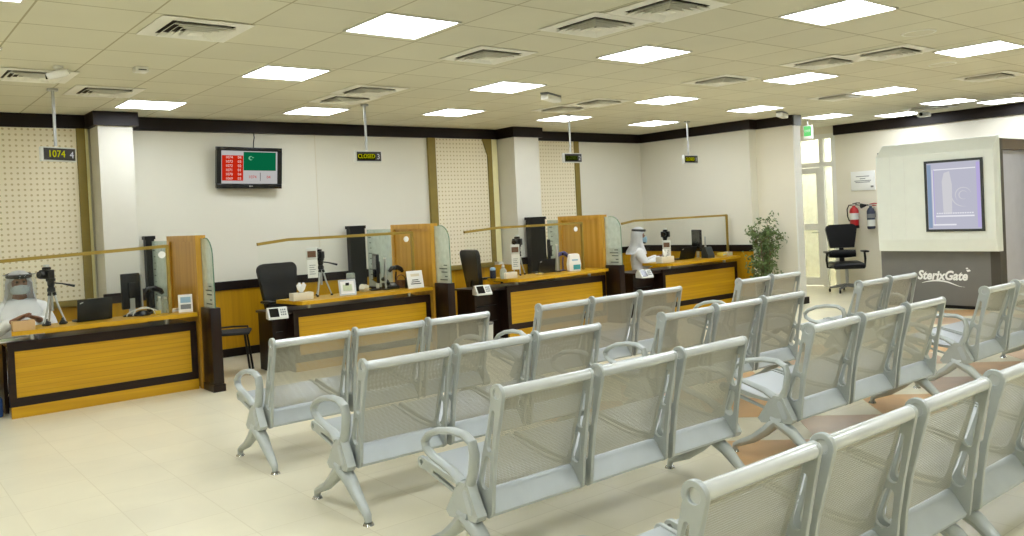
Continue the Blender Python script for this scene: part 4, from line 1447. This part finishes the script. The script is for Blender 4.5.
# ------------------------------------------------------------------ potted tree
t = thing('potted_ficus', 'leafy potted tree standing beside the corner counter by the side wall', 'potted plant', (10.86, 7.42, 0))
t.scale = (.82, .82, 1.0)
MB().lathe([(.13, 0), (.14, .02), (.17, .30), (.18, .32), (.165, .32), (.15, .28)], n=24).build('pot', M['pot'], t)
MB().cyl((0, 0, .26), .15, .02, 20).build('soil', M['soil'], t)
st = MB()
rnd = random.Random(3)
tips = []
for k in range(7):
    a = k * 2.4
    top = Vector((.20 * math.cos(a) * rnd.uniform(.3, 1), .20 * math.sin(a) * rnd.uniform(.3, 1), rnd.uniform(.95, 1.32)))
    b0 = Vector((.04 * math.cos(a), .04 * math.sin(a), .27))
    mid = b0.lerp(top, .5) + Vector((rnd.uniform(-.04, .04), rnd.uniform(-.04, .04), 0))
    st.tube([b0, mid, top], [.012, .009, .004], 6)
    for q in range(9):
        u = .2 + .8 * q / 8
        p = b0.lerp(mid, u * 2) if u < .5 else mid.lerp(top, u * 2 - 1)
        aa = rnd.uniform(0, 2 * PI)
        r = rnd.uniform(.10, .26) * (1.25 - .7 * abs(u - .45))
        e = p + Vector((r * math.cos(aa), r * math.sin(aa), rnd.uniform(.0, .14)))
        st.tube([p, p.lerp(e, .5) + Vector((0, 0, .02)), e], [.005, .004, .002], 5)
        tips.append((p, e))
st.build('stems', M['bark'], t)
lv = MB()
for p, e in tips:
    for q in range(26):
        u = rnd.uniform(.15, 1.15)
        c = p.lerp(e, u) + Vector((rnd.gauss(0, .035), rnd.gauss(0, .035), rnd.gauss(0, .035)))
        d = Vector((rnd.gauss(0, 1), rnd.gauss(0, 1), rnd.uniform(-1.1, .1))).normalized()
        s_ = d.cross(Vector((rnd.gauss(0, 1), rnd.gauss(0, 1), rnd.gauss(0, 1)))).normalized()
        ln, wd = rnd.uniform(.05, .085), rnd.uniform(.013, .02)
        nn = d.cross(s_) * .006
        vs = [lv.bm.verts.new(x) for x in (c, c + d * ln * .4 + s_ * wd + nn, c + d * ln, c + d * ln * .4 - s_ * wd + nn)]
        lv.bm.faces.new(vs)
lv.build('foliage', M['leaf'], t, smooth=False)['kind'] = 'stuff'

# ------------------------------------------------------------------ disinfection cabin
t = thing('disinfection_cabin', 'large pale and grey walk-through cabin with a screen at right', 'cabin', (0, 0, 0))
GX, GY0, GY1 = 11.70, 4.41, 6.04
MB().box(GX, GX + .04, GY0 + .16, GY1, .05, 2.199).box(GX + .0405, 13.3, GY1 - .06, GY1, .05, 2.199).build('grey_body', M['cabgrey'], t, smooth=False)
MB().box(GX + .05, 13.25, GY0 + .1, GY1 - .06, 0, .05).build('plinth', M['black'], t, smooth=False)
MB().box(GX, 13.3, GY0 + .165, GY1 - .12, 2.2, 2.27).build('roof', M['cabdark'], t, smooth=False)
c = MB()
# pale cladding: a shallow box with bevelled top and lower edges and sides
o_ = [(GY0 - .0, .79), (GY1 + .03, .79), (GY1 + .03, 2.28), (GY0, 2.28)]
xo, xi = GX - .13, GX - .001
yi0, yi1 = GY0 + .06, GY1 + .03 - .04
ring0 = [(xi, GY0, .79), (xi, GY1 - .01, .79), (xi, GY1 - .01, 2.12), (xi, GY1 - .08, 2.29), (xi, GY0, 2.29)]
ring1 = [(xo + .03, GY0 + .02, .79), (xo + .03, GY1 - .03, .79), (xo + .03, GY1 - .03, 2.12), (GX - .02, GY1 - .09, 2.285), (GX - .02, GY0 + .02, 2.285)]
v0 = [c.bm.verts.new(p) for p in ring0]
v1 = [c.bm.verts.new(p) for p in ring1]
ring2 = [(xo, GY0 + .03, .95), (xo, GY1 - .04, .95), (xo, GY1 - .04, 2.12), (xo, GY0 + .03, 2.12)]
v2 = [c.bm.verts.new(p) for p in ring2]
c.bm.faces.new(v0)
for i in range(5):
    c.bm.faces.new((v0[i], v0[(i + 1) % 5], v1[(i + 1) % 5], v1[i]))
c.bm.faces.new(v2)
c.bm.faces.new((v1[0], v1[1], v2[1], v2[0]))
c.bm.faces.new((v1[1], v1[2], v2[2], v2[1]))
c.bm.faces.new((v1[2], v1[3], v1[4], v2[3], v2[2]))
c.bm.faces.new((v1[4], v1[0], v2[0], v2[3]))
c.build('cladding', M['clad'], t, smooth=False)
for y in (5.80, 5.60, 4.78, 4.55):
    MB().box(xo - .0015, xo + .003, y - .002, y + .002, .955, 2.115).build('cladding_seam', M['offwhite'], t, smooth=False)
fr = MB()
a, b, z0, z1 = 4.600, 5.285, 1.09, 1.985
fr.box(xo - .02, xo + .01, a - .032, a, z0 - .032, z1 + .032).box(xo - .02, xo + .01, b, b + .032, z0 - .032, z1 + .032)
fr.box(xo - .02, xo + .01, a, b, z1, z1 + .032).box(xo - .02, xo + .01, a, b, z0 - .032, z0)
fr = fr.build('screen_frame', M['ink'], t, smooth=False)
scn = MB().box(xo - .010, xo - .002, a, b, z0, z1).build('screen', M['cabscreen'], t, smooth=False)
MB().box(xo - .0125, xo - .0105, b - .055, b - .005, z0 + .02, z1 - .02).build('blue_band', M['cabscreen3'], scn, smooth=False)
MB().box(xo - .0125, xo - .0105, b - .095, b - .085, z0 + .06, z1 - .09).build('violet_line', M['cabscreen4'], scn, smooth=False)
MB().box(xo - .0125, xo - .0105, a + .005, a + .05, z0 + .02, z1 - .02).build('violet_line', M['cabscreen4'], scn, smooth=False)
gm = MB()
gm.box(xo - .0125, xo - .0105, 4.66, 5.2, z1 - .10, z1 - .085).box(xo - .0125, xo - .0105, b - .075, b - .068, z0 + .06, z1 - .09)
gm.box(xo - .0125, xo - .0105, 4.69, 5.18, z0 + .165, z0 + .185).box(xo - .0125, xo - .0105, 4.92, 5.22, z0 + .05, z0 + .07)
for k in range(16):
    y = 4.70 + .03 * k
    gm.box(xo - .0125, xo - .0105, y, y + .02, z0 + .205, z0 + .222)
gm.build('caption_lines', M['cabscreen2'], scn, smooth=False)
MB().prism([(4.97, z0 + .2), (5.08, z0 + .2), (5.09, z1 - .25), (5.06, z1 - .14), (4.99, z1 - .12), (4.96, z1 - .3)], 'X', xo - .0125, xo - .0105).build('bright_figure', M['cabscreen5'], scn, smooth=False)
sp = MB()
for r0, a0, a1 in ((.10, -40, 160), (.055, -120, 150), (.15, -100, 20)):
    pp = arc(4.82, z0 + .45, r0, a0, a1, 16)
    sp.tube([(xo - .0115, p[0], p[1]) for p in pp], [.0015 + .005 * math.sin(PI * i / 16) for i in range(17)], 6, squash=(1, 1))
sp.build('swirl', M['cabscreen5'], scn)
# logo on the grey lower panel
lg = text('logo_lettering', 'SterixGate', .172, M['paper'], t, (GX - .002, 5.20, .447), (90, 0, -90), .001, shear=.25, sx=.88, bold=.006)
sw = MB()
N = 18
up_, lo_ = [], []
for i in range(N + 1):
    u = i / N
    y = 5.47 - .57 * u
    z = .345 + .035 * math.sin(PI * u * 1.35) - .03 * max(0, u - .62) * 2.2 + .12 * max(0, u - .88)
    w = .02 * math.sin(PI * min(1, u + .05)) + .002
    up_.append((y, z + w / 2))
    lo_.append((y, z - w / 2))
sw.prism(up_ + lo_[::-1], 'X', GX - .004, GX - .0005)
sw.build('logo_swoosh', M['paper'], t, smooth=False)
MB().prism([(4.86, .505), (4.88, .535), (4.835, .54), (4.82, .52)], 'X', GX - .004, GX - .0005).prism([(4.875, .545), (4.885, .56), (4.86, .565), (4.85, .55)], 'X', GX - .004, GX - .0005).build('logo_leaf', M['paper'], t, smooth=False)
# entrance at the near end
MB().box(GX, GX + .20, GY0 + .04, GY0 + .16, .05, 2.26).build('door_jamb', M['cabdark'], t, smooth=False)
MB().box(13.1, 13.3, GY0 + .04, GY0 + .16, .05, 2.26).build('door_jamb', M['cabdark'], t, smooth=False)
MB().box(GX + .20, 13.1, GY0 + .05, GY0 + .16, 2.12, 2.26).build('header', M['cabbrown'], t, smooth=False)
MB().box(GX + .2, GX + .24, GY0 + .13, GY0 + .16, .05, 2.12).build('inner_frame', M['cabgrey'], t, smooth=False)
dl = MB().box(GX + .24, 13.1, GY0 + .16, GY0 + .19, .05, 2.12).build('inner_door', M['lilac'], t, smooth=False)
MB().box(GX + .34, GX + .42, GY0 + .155, GY0 + .1595, 1.93, 2.01).build('door_label', M['greyplastic'], dl, smooth=False)
MB().box(GX + .30, GX + .31, GY0 + .156, GY0 + .1595, .1, 2.1).build('door_seal', M['offwhite'], dl, smooth=False)

# ------------------------------------------------------------------ far wall: notice, extinguishers, exit sign
t = thing('wall_notice', 'white notice sheet on the far wall above the fire extinguishers', 'notice', (XD, 7.365, 1.86))
MB().box(-.02, -.001, -.215, .215, -.165, .165, .004).build('board', M['paper'], t)
ln = MB()
for k, (w, z) in enumerate(((.12, .07), (.05, .03), (.15, -.005), (.13, -.03))):
    ln.box(-.0225, -.0205, -w, w, z, z + .012)
ln.box(-.0225, -.0205, -.19, -.14, -.12, -.09)
ln.build('printed_lines', M['greyplastic'], t, smooth=False)


def extinguisher(y, z, mat, label, co2):
    t = thing('fire_extinguisher', label, 'fire extinguisher', (XD - .10, y, z), 0, 'wall fire extinguishers')
    r = .075 if not co2 else .065
    MB().lathe([(r * .8, 0), (r, .015), (r, .30), (r * .75, .345), (r * .35, .37), (r * .35, .39)], n=22).build('cylinder', mat, t)
    MB().box(-.02, .02, -.03, .03, .39, .42, .005).build('valve', M['silver'], t)
    MB().tube([(0, .02, .42), (0, -.06, .435), (0, -.11, .43)], .010, 8).tube([(0, .02, .405), (0, -.06, .40), (0, -.10, .395)], .008, 8).build('lever', M['red' if co2 else 'black'], t)
    if co2:
        MB().tube([(0, .02, .41), (0, .07, .41), (0, .10, .405), (0, .17, .40)], [.010, .012, .022, .045], 12).build('horn', M['black'], t)
        MB().lathe([(r + .001, .05), (r + .001, .16)], n=22).build('label', M['offwhite'], t)
        MB().lathe([(r + .001, .19), (r + .001, .26)], n=22).build('label', M['greyplastic'], t)
    else:
        MB().tube([(0, .02, .40), (0, .09, .40), (-.01, .12, .33), (-.01, .115, .2), (0, .09, .12)], .010, 8).build('hose', M['black'], t)
        MB().lathe([(r + .001, .15), (r + .001, .26)], n=22).build('label', M['offwhite'], t)
        MB().lathe([(r + .002, .0), (r + .002, .05)], n=22).build('boot', M['black'], t)
    MB().box(.055, .1005, -.03, .03, .2, .3).build('wall_bracket', M['black'], t, smooth=False)
    return t


extinguisher(7.50, 1.05, M['red'], 'red fire extinguisher with white label on the far wall', False)
extinguisher(7.20, 1.03, M['navy'], 'dark fire extinguisher with black horn beside the red one', True)
t = thing('exit_sign', 'small glowing green exit sign hanging by the side wall end', 'exit sign', (12.2, 7.43, 0))
MB().cyl((0, 0, 2.77), .01, CEIL - 2.77 - .0005).build('rod', M['silver'], t)
MB().box(-.012, .012, -.085, .085, 2.55, 2.77, .004).build('housing', M['white'], t)
MB().box(-.0145, -.0125, -.065, .065, 2.60, 2.76).build('sign_face', M['exitgreen'], t, smooth=False)
text('lettering', 'EXIT', .05, M['paper'], t, (-.016, 0, 2.68), (90, 0, -90), .0008)


# ------------------------------------------------------------------ people
def headscarf(parent, c, face_dir, mat, drop=.24, rad=(.112, .132), back_len=.30):
    """cloth over the head, open at the face, falling to the shoulders behind"""
    b = MB()
    cx, cy, cz = c
    rows = []
    n = 28
    open_a = math.radians(62)
    fa = math.radians(face_dir)
    levels = [(.02, .150), (.45, .143), (.75, .118), (.93, .078), (1.02, .03), (1.03, -.02), (1.05, -.07), (1.16, -.12), (1.40, -.17), (1.68, -.22), (1.8, -.27)]
    for j, (k, z) in enumerate(levels):
        row = []
        op = 0 if z > .09 else open_a * min(1, (.10 - z) / .06)
        for i in range(n + 1):
            a = fa + op + (2 * PI - 2 * op) * i / n
            fold = 1 + .05 * math.sin(i * 1.9 + j * .4) * (1 if z < -.05 else .15)
            row.append(b.bm.verts.new((cx + rad[0] * k * fold * math.cos(a) - .01 * math.cos(fa), cy + rad[0] * k * fold * math.sin(a) - .01 * math.sin(fa), cz + z)))
        rows.append(row)
    for r0, r1 in zip(rows, rows[1:]):
        for i in range(n):
            b.bm.faces.new((r0[i], r0[i + 1], r1[i + 1], r1[i]))
    bmesh.ops.solidify(b.bm, geom=b.bm.faces[:], thickness=.006)
    return b.build('headscarf', mat, parent, angle=60)


def agal(parent, c, mat, r=.103, tilt=-8):
    b = MB()
    for z in (0, .017):
        b.tube([(r * math.cos(2 * PI * k / 24), r * 1.02 * math.sin(2 * PI * k / 24), z) for k in range(25)], .010, 8, up=(0, 0, 1), cap=False)
    b.rot(tilt, 'X').mv(*c)
    return b.build('head_cord', mat, parent)


def seated_person(x, y, rz, label, clasp, head_turn=0):
    """local frame: the person faces -Y"""
    t = thing('person', label, 'person', (x, y, 0), rz)
    J = {'pelvis': (0, .02, .50, (.15, .12)), 'belly': (0, .03, .66, (.14, .11)), 'chest': (0, .03, .84, (.155, .11)), 'collar': (0, .02, .945, (.09, .07)),
         'neck': (0, .0, 1.01, .052), 'jaw': (0, -.022, 1.075, (.066, .078)), 'skull': (0, .0, 1.15, (.075, .092)), 'crown': (0, .005, 1.215, (.052, .066)),
         'nose': (0, -.105, 1.115, .011)}
    E = [('pelvis', 'belly'), ('belly', 'chest'), ('chest', 'collar'), ('collar', 'neck'), ('neck', 'jaw'), ('jaw', 'skull'), ('skull', 'crown'), ('jaw', 'nose')]
    for s, n in ((-1, 'l'), (1, 'r')):
        w = clasp[s]
        J.update({'sh' + n: (s * .18, .02, .885, .058), 'el' + n: (s * .235, -.06, .69, .044), 'wr' + n: (w[0], w[1], w[2], .028),
                  'pa' + n: (w[3], w[4], w[5], (.036, .018)),
                  'hip' + n: (s * .10, -.02, .49, .088), 'kn' + n: (s * .13, -.42, .47, .062), 'an' + n: (s * .13, -.40, .10, .042), 'to' + n: (s * .14, -.56, .04, .036)})
        E += [('chest', 'sh' + n), ('sh' + n, 'el' + n), ('el' + n, 'wr' + n), ('wr' + n, 'pa' + n), ('pelvis', 'hip' + n), ('hip' + n, 'kn' + n), ('kn' + n, 'an' + n), ('an' + n, 'to' + n)]
        d = (Vector(w[3:6]) - Vector(w[0:3])).normalized()
        sd = d.cross(Vector((0, 0, 1))).normalized()
        P = Vector(w[3:6])
        for q, (off, ln) in enumerate(((-.028, .062), (-.010, .072), (.009, .068), (.027, .052))):
            a = P + d * .030 + sd * off
            b_ = a + d * ln * .55
            c_ = b_ + d * ln * .35 + Vector((0, 0, -.022))
            J.update({'f%d%s' % (q, n): (*a, .0095), 'g%d%s' % (q, n): (*b_, .0088), 'h%d%s' % (q, n): (*c_, .0078)})
            E += [('pa' + n, 'f%d%s' % (q, n)), ('f%d%s' % (q, n), 'g%d%s' % (q, n)), ('g%d%s' % (q, n), 'h%d%s' % (q, n))]
        th = P - d * .012 - sd * s * .034
        th2 = th + d * .038 - sd * s * .012 + Vector((0, 0, -.006))
        J.update({'ta' + n: (*th, .011), 'tb' + n: (*th2, .0095)})
        E += [('wr' + n, 'ta' + n), ('ta' + n, 'tb' + n)]
    skinned('body', J, E, M['skin'], t, 0, 2)
    for s in (-1, 1):
        MB().ell((s * .029, -.083, 1.143), (.012, .008, .009), 10, 6).build('eye', M['eyes'], t)
    # long white robe: torso, sleeves to the wrist and skirt over the lap
    K = {'pelvis': (0, .02, .50, (.20, .165)), 'belly': (0, .02, .66, (.185, .150)), 'chest': (0, .025, .84, (.195, .140)), 'collar': (0, .01, 1.0, (.066, .064))}
    F = [('pelvis', 'belly'), ('belly', 'chest'), ('chest', 'collar')]
    for s, n in ((-1, 'l'), (1, 'r')):
        w = Vector(clasp[s][0:3])
        el = Vector((s * .24, -.06, .685))
        K.update({'sh' + n: (s * .185, .02, .875, .080), 'el' + n: (*el, .075), 'wr' + n: (*(el.lerp(w, .94)), .048),
                  'hip' + n: (s * .10, -.04, .49, .125), 'kn' + n: (s * .12, -.43, .47, .105), 'hem' + n: (s * .12, -.43, .14, .10)})
        F += [('chest', 'sh' + n), ('sh' + n, 'el' + n), ('el' + n, 'wr' + n), ('pelvis', 'hip' + n), ('hip' + n, 'kn' + n), ('kn' + n, 'hem' + n)]
    skinned('robe', K, F, M['robe'], t, 0, 2)
    return t


def stool_seat(x, y, rz, label):
    return office_chair(x, y, rz, label, .45, False, .30)


p1 = seated_person(1.30, 9.08, 0, 'person in white robe, headscarf and clear face shield seated at the leftmost counter',
                   {-1: (-.10, -.30, .80, -.045, -.345, .835), 1: (.10, -.30, .80, .045, -.345, .825)})
headscarf(p1, (0, 0, 1.10), -90, M['scarf'])
agal(p1, (0, .0, 1.192), M['black'], .101, 6)
MB().tube([(-.075, -.052, 1.06), (-.05, -.098, 1.07), (0, -.118, 1.072), (.05, -.098, 1.07), (.075, -.052, 1.06)], [.03, .04, .045, .04, .03], 12, up=(0, 0, 1), squash=(1, .35)).build('face_mask', M['mask_grey'], p1)
fs = MB()
rows = []
for z, r in ((1.21, .135), (1.12, .145), (1.02, .14), (.975, .13)):
    rows.append([fs.bm.verts.new((r * math.cos(math.radians(-165 + 150 * i / 12)), r * math.sin(math.radians(-165 + 150 * i / 12)) - .02, z)) for i in range(13)])
for a, b in zip(rows, rows[1:]):
    for i in range(12):
        fs.bm.faces.new((a[i], a[i + 1], b[i + 1], b[i]))
bmesh.ops.solidify(fs.bm, geom=fs.bm.faces[:], thickness=.002)
fsh = fs.build('face_shield', M['shield'], p1)
MB().tube([(.136 * math.cos(math.radians(-172 + 164 * i / 12)), .136 * math.sin(math.radians(-172 + 164 * i / 12)) - .02, 1.212) for i in range(13)], .004, 8, up=(0, 0, 1)).build('visor_band', M['greyplastic'], fsh)
stool_seat(1.30, 9.14, 0, 'black chair under the person at the leftmost counter')

p2 = seated_person(9.69, 8.88, 50, 'person in white robe, headscarf and blue mask seated at the corner counter',
                   {-1: (-.16, -.32, .80, -.12, -.39, .812), 1: (.16, -.32, .80, .12, -.39, .812)})
headscarf(p2, (0, 0, 1.13), -90, M['scarf'])
agal(p2, (0, .0, 1.215), M['black'], .101, 4)
MB().tube([(-.075, -.05, 1.075), (-.05, -.092, 1.075), (0, -.112, 1.077), (.05, -.092, 1.075), (.075, -.05, 1.075)], [.032, .044, .05, .044, .032], 12, up=(0, 0, 1), squash=(1, .3)).build('face_mask', M['mask_blue'], p2)
MB().tube([(-.06, -.03, 1.045), (-.045, -.07, 1.035), (0, -.088, 1.03), (.045, -.07, 1.035), (.06, -.03, 1.045)], [.014, .018, .02, .018, .014], 8, up=(0, 0, 1)).build('beard', M['beard'], p2)
stool_seat(9.64, 8.92, 50, 'black chair under the person in a blue mask')

# ------------------------------------------------------------------ added lobby lamps brightening the door glass, world, camera
for x, y in ((.5, 7.4), (1.1, 7.4), (.5, 8.2), (1.1, 8.2), (.5, 9.0), (1.1, 9.0)):
    dup(light0, (XD + x, y, CEIL), 0, 'added ceiling light in the unseen lobby, brightening the glazed door', 'ceiling lights outside the frame')
W = bpy.data.worlds.new('world')
SC.world = W
W.use_nodes = True
W.node_tree.nodes['Background'].inputs[0].default_value = (.9, .9, .85, 1)
W.node_tree.nodes['Background'].inputs[1].default_value = .3

F, YAW, PITCH, ROLL, CY = 833.4, .678455, .0155424, -.0472172, 228.35
cyw, syw, cp, sp_ = math.cos(YAW), math.sin(YAW), math.cos(PITCH), math.sin(PITCH)
fw = Vector((syw * cp, cyw * cp, -sp_))
r_ = Vector((cyw, -syw, 0))
u_ = r_.cross(fw)
cr, sr = math.cos(ROLL), math.sin(ROLL)
right = r_ * cr + u_ * sr
upv = u_ * cr - r_ * sr
cam = bpy.data.cameras.new('camera')
cam.sensor_width = 36
cam.lens = F / 1024 * 36
cam.shift_y = (CY - 268) / 1024
cam.clip_start = .05
co = bpy.data.objects.new('camera', cam)
COL.objects.link(co)
mw = Matrix.Identity(4)
for i in range(3):
    mw[i][0], mw[i][1], mw[i][2] = right[i], upv[i], -fw[i]
mw.translation = (0, 0, 1.55)
co.matrix_world = mw
SC.camera = co

SC.view_settings.view_transform = 'Standard'
SC.view_settings.look = 'None'
SC.view_settings.gamma = 1
SC.view_settings.exposure = 0
SC.view_settings.use_curve_mapping = False
SC.cycles.use_denoising = True
SC.cycles.max_bounces = 10
SC.cycles.transparent_max_bounces = 24
SC.cycles.diffuse_bounces = 5
SC.cycles.caustics_reflective = False
SC.cycles.caustics_refractive = False
SC.cycles.sample_clamp_indirect = 6
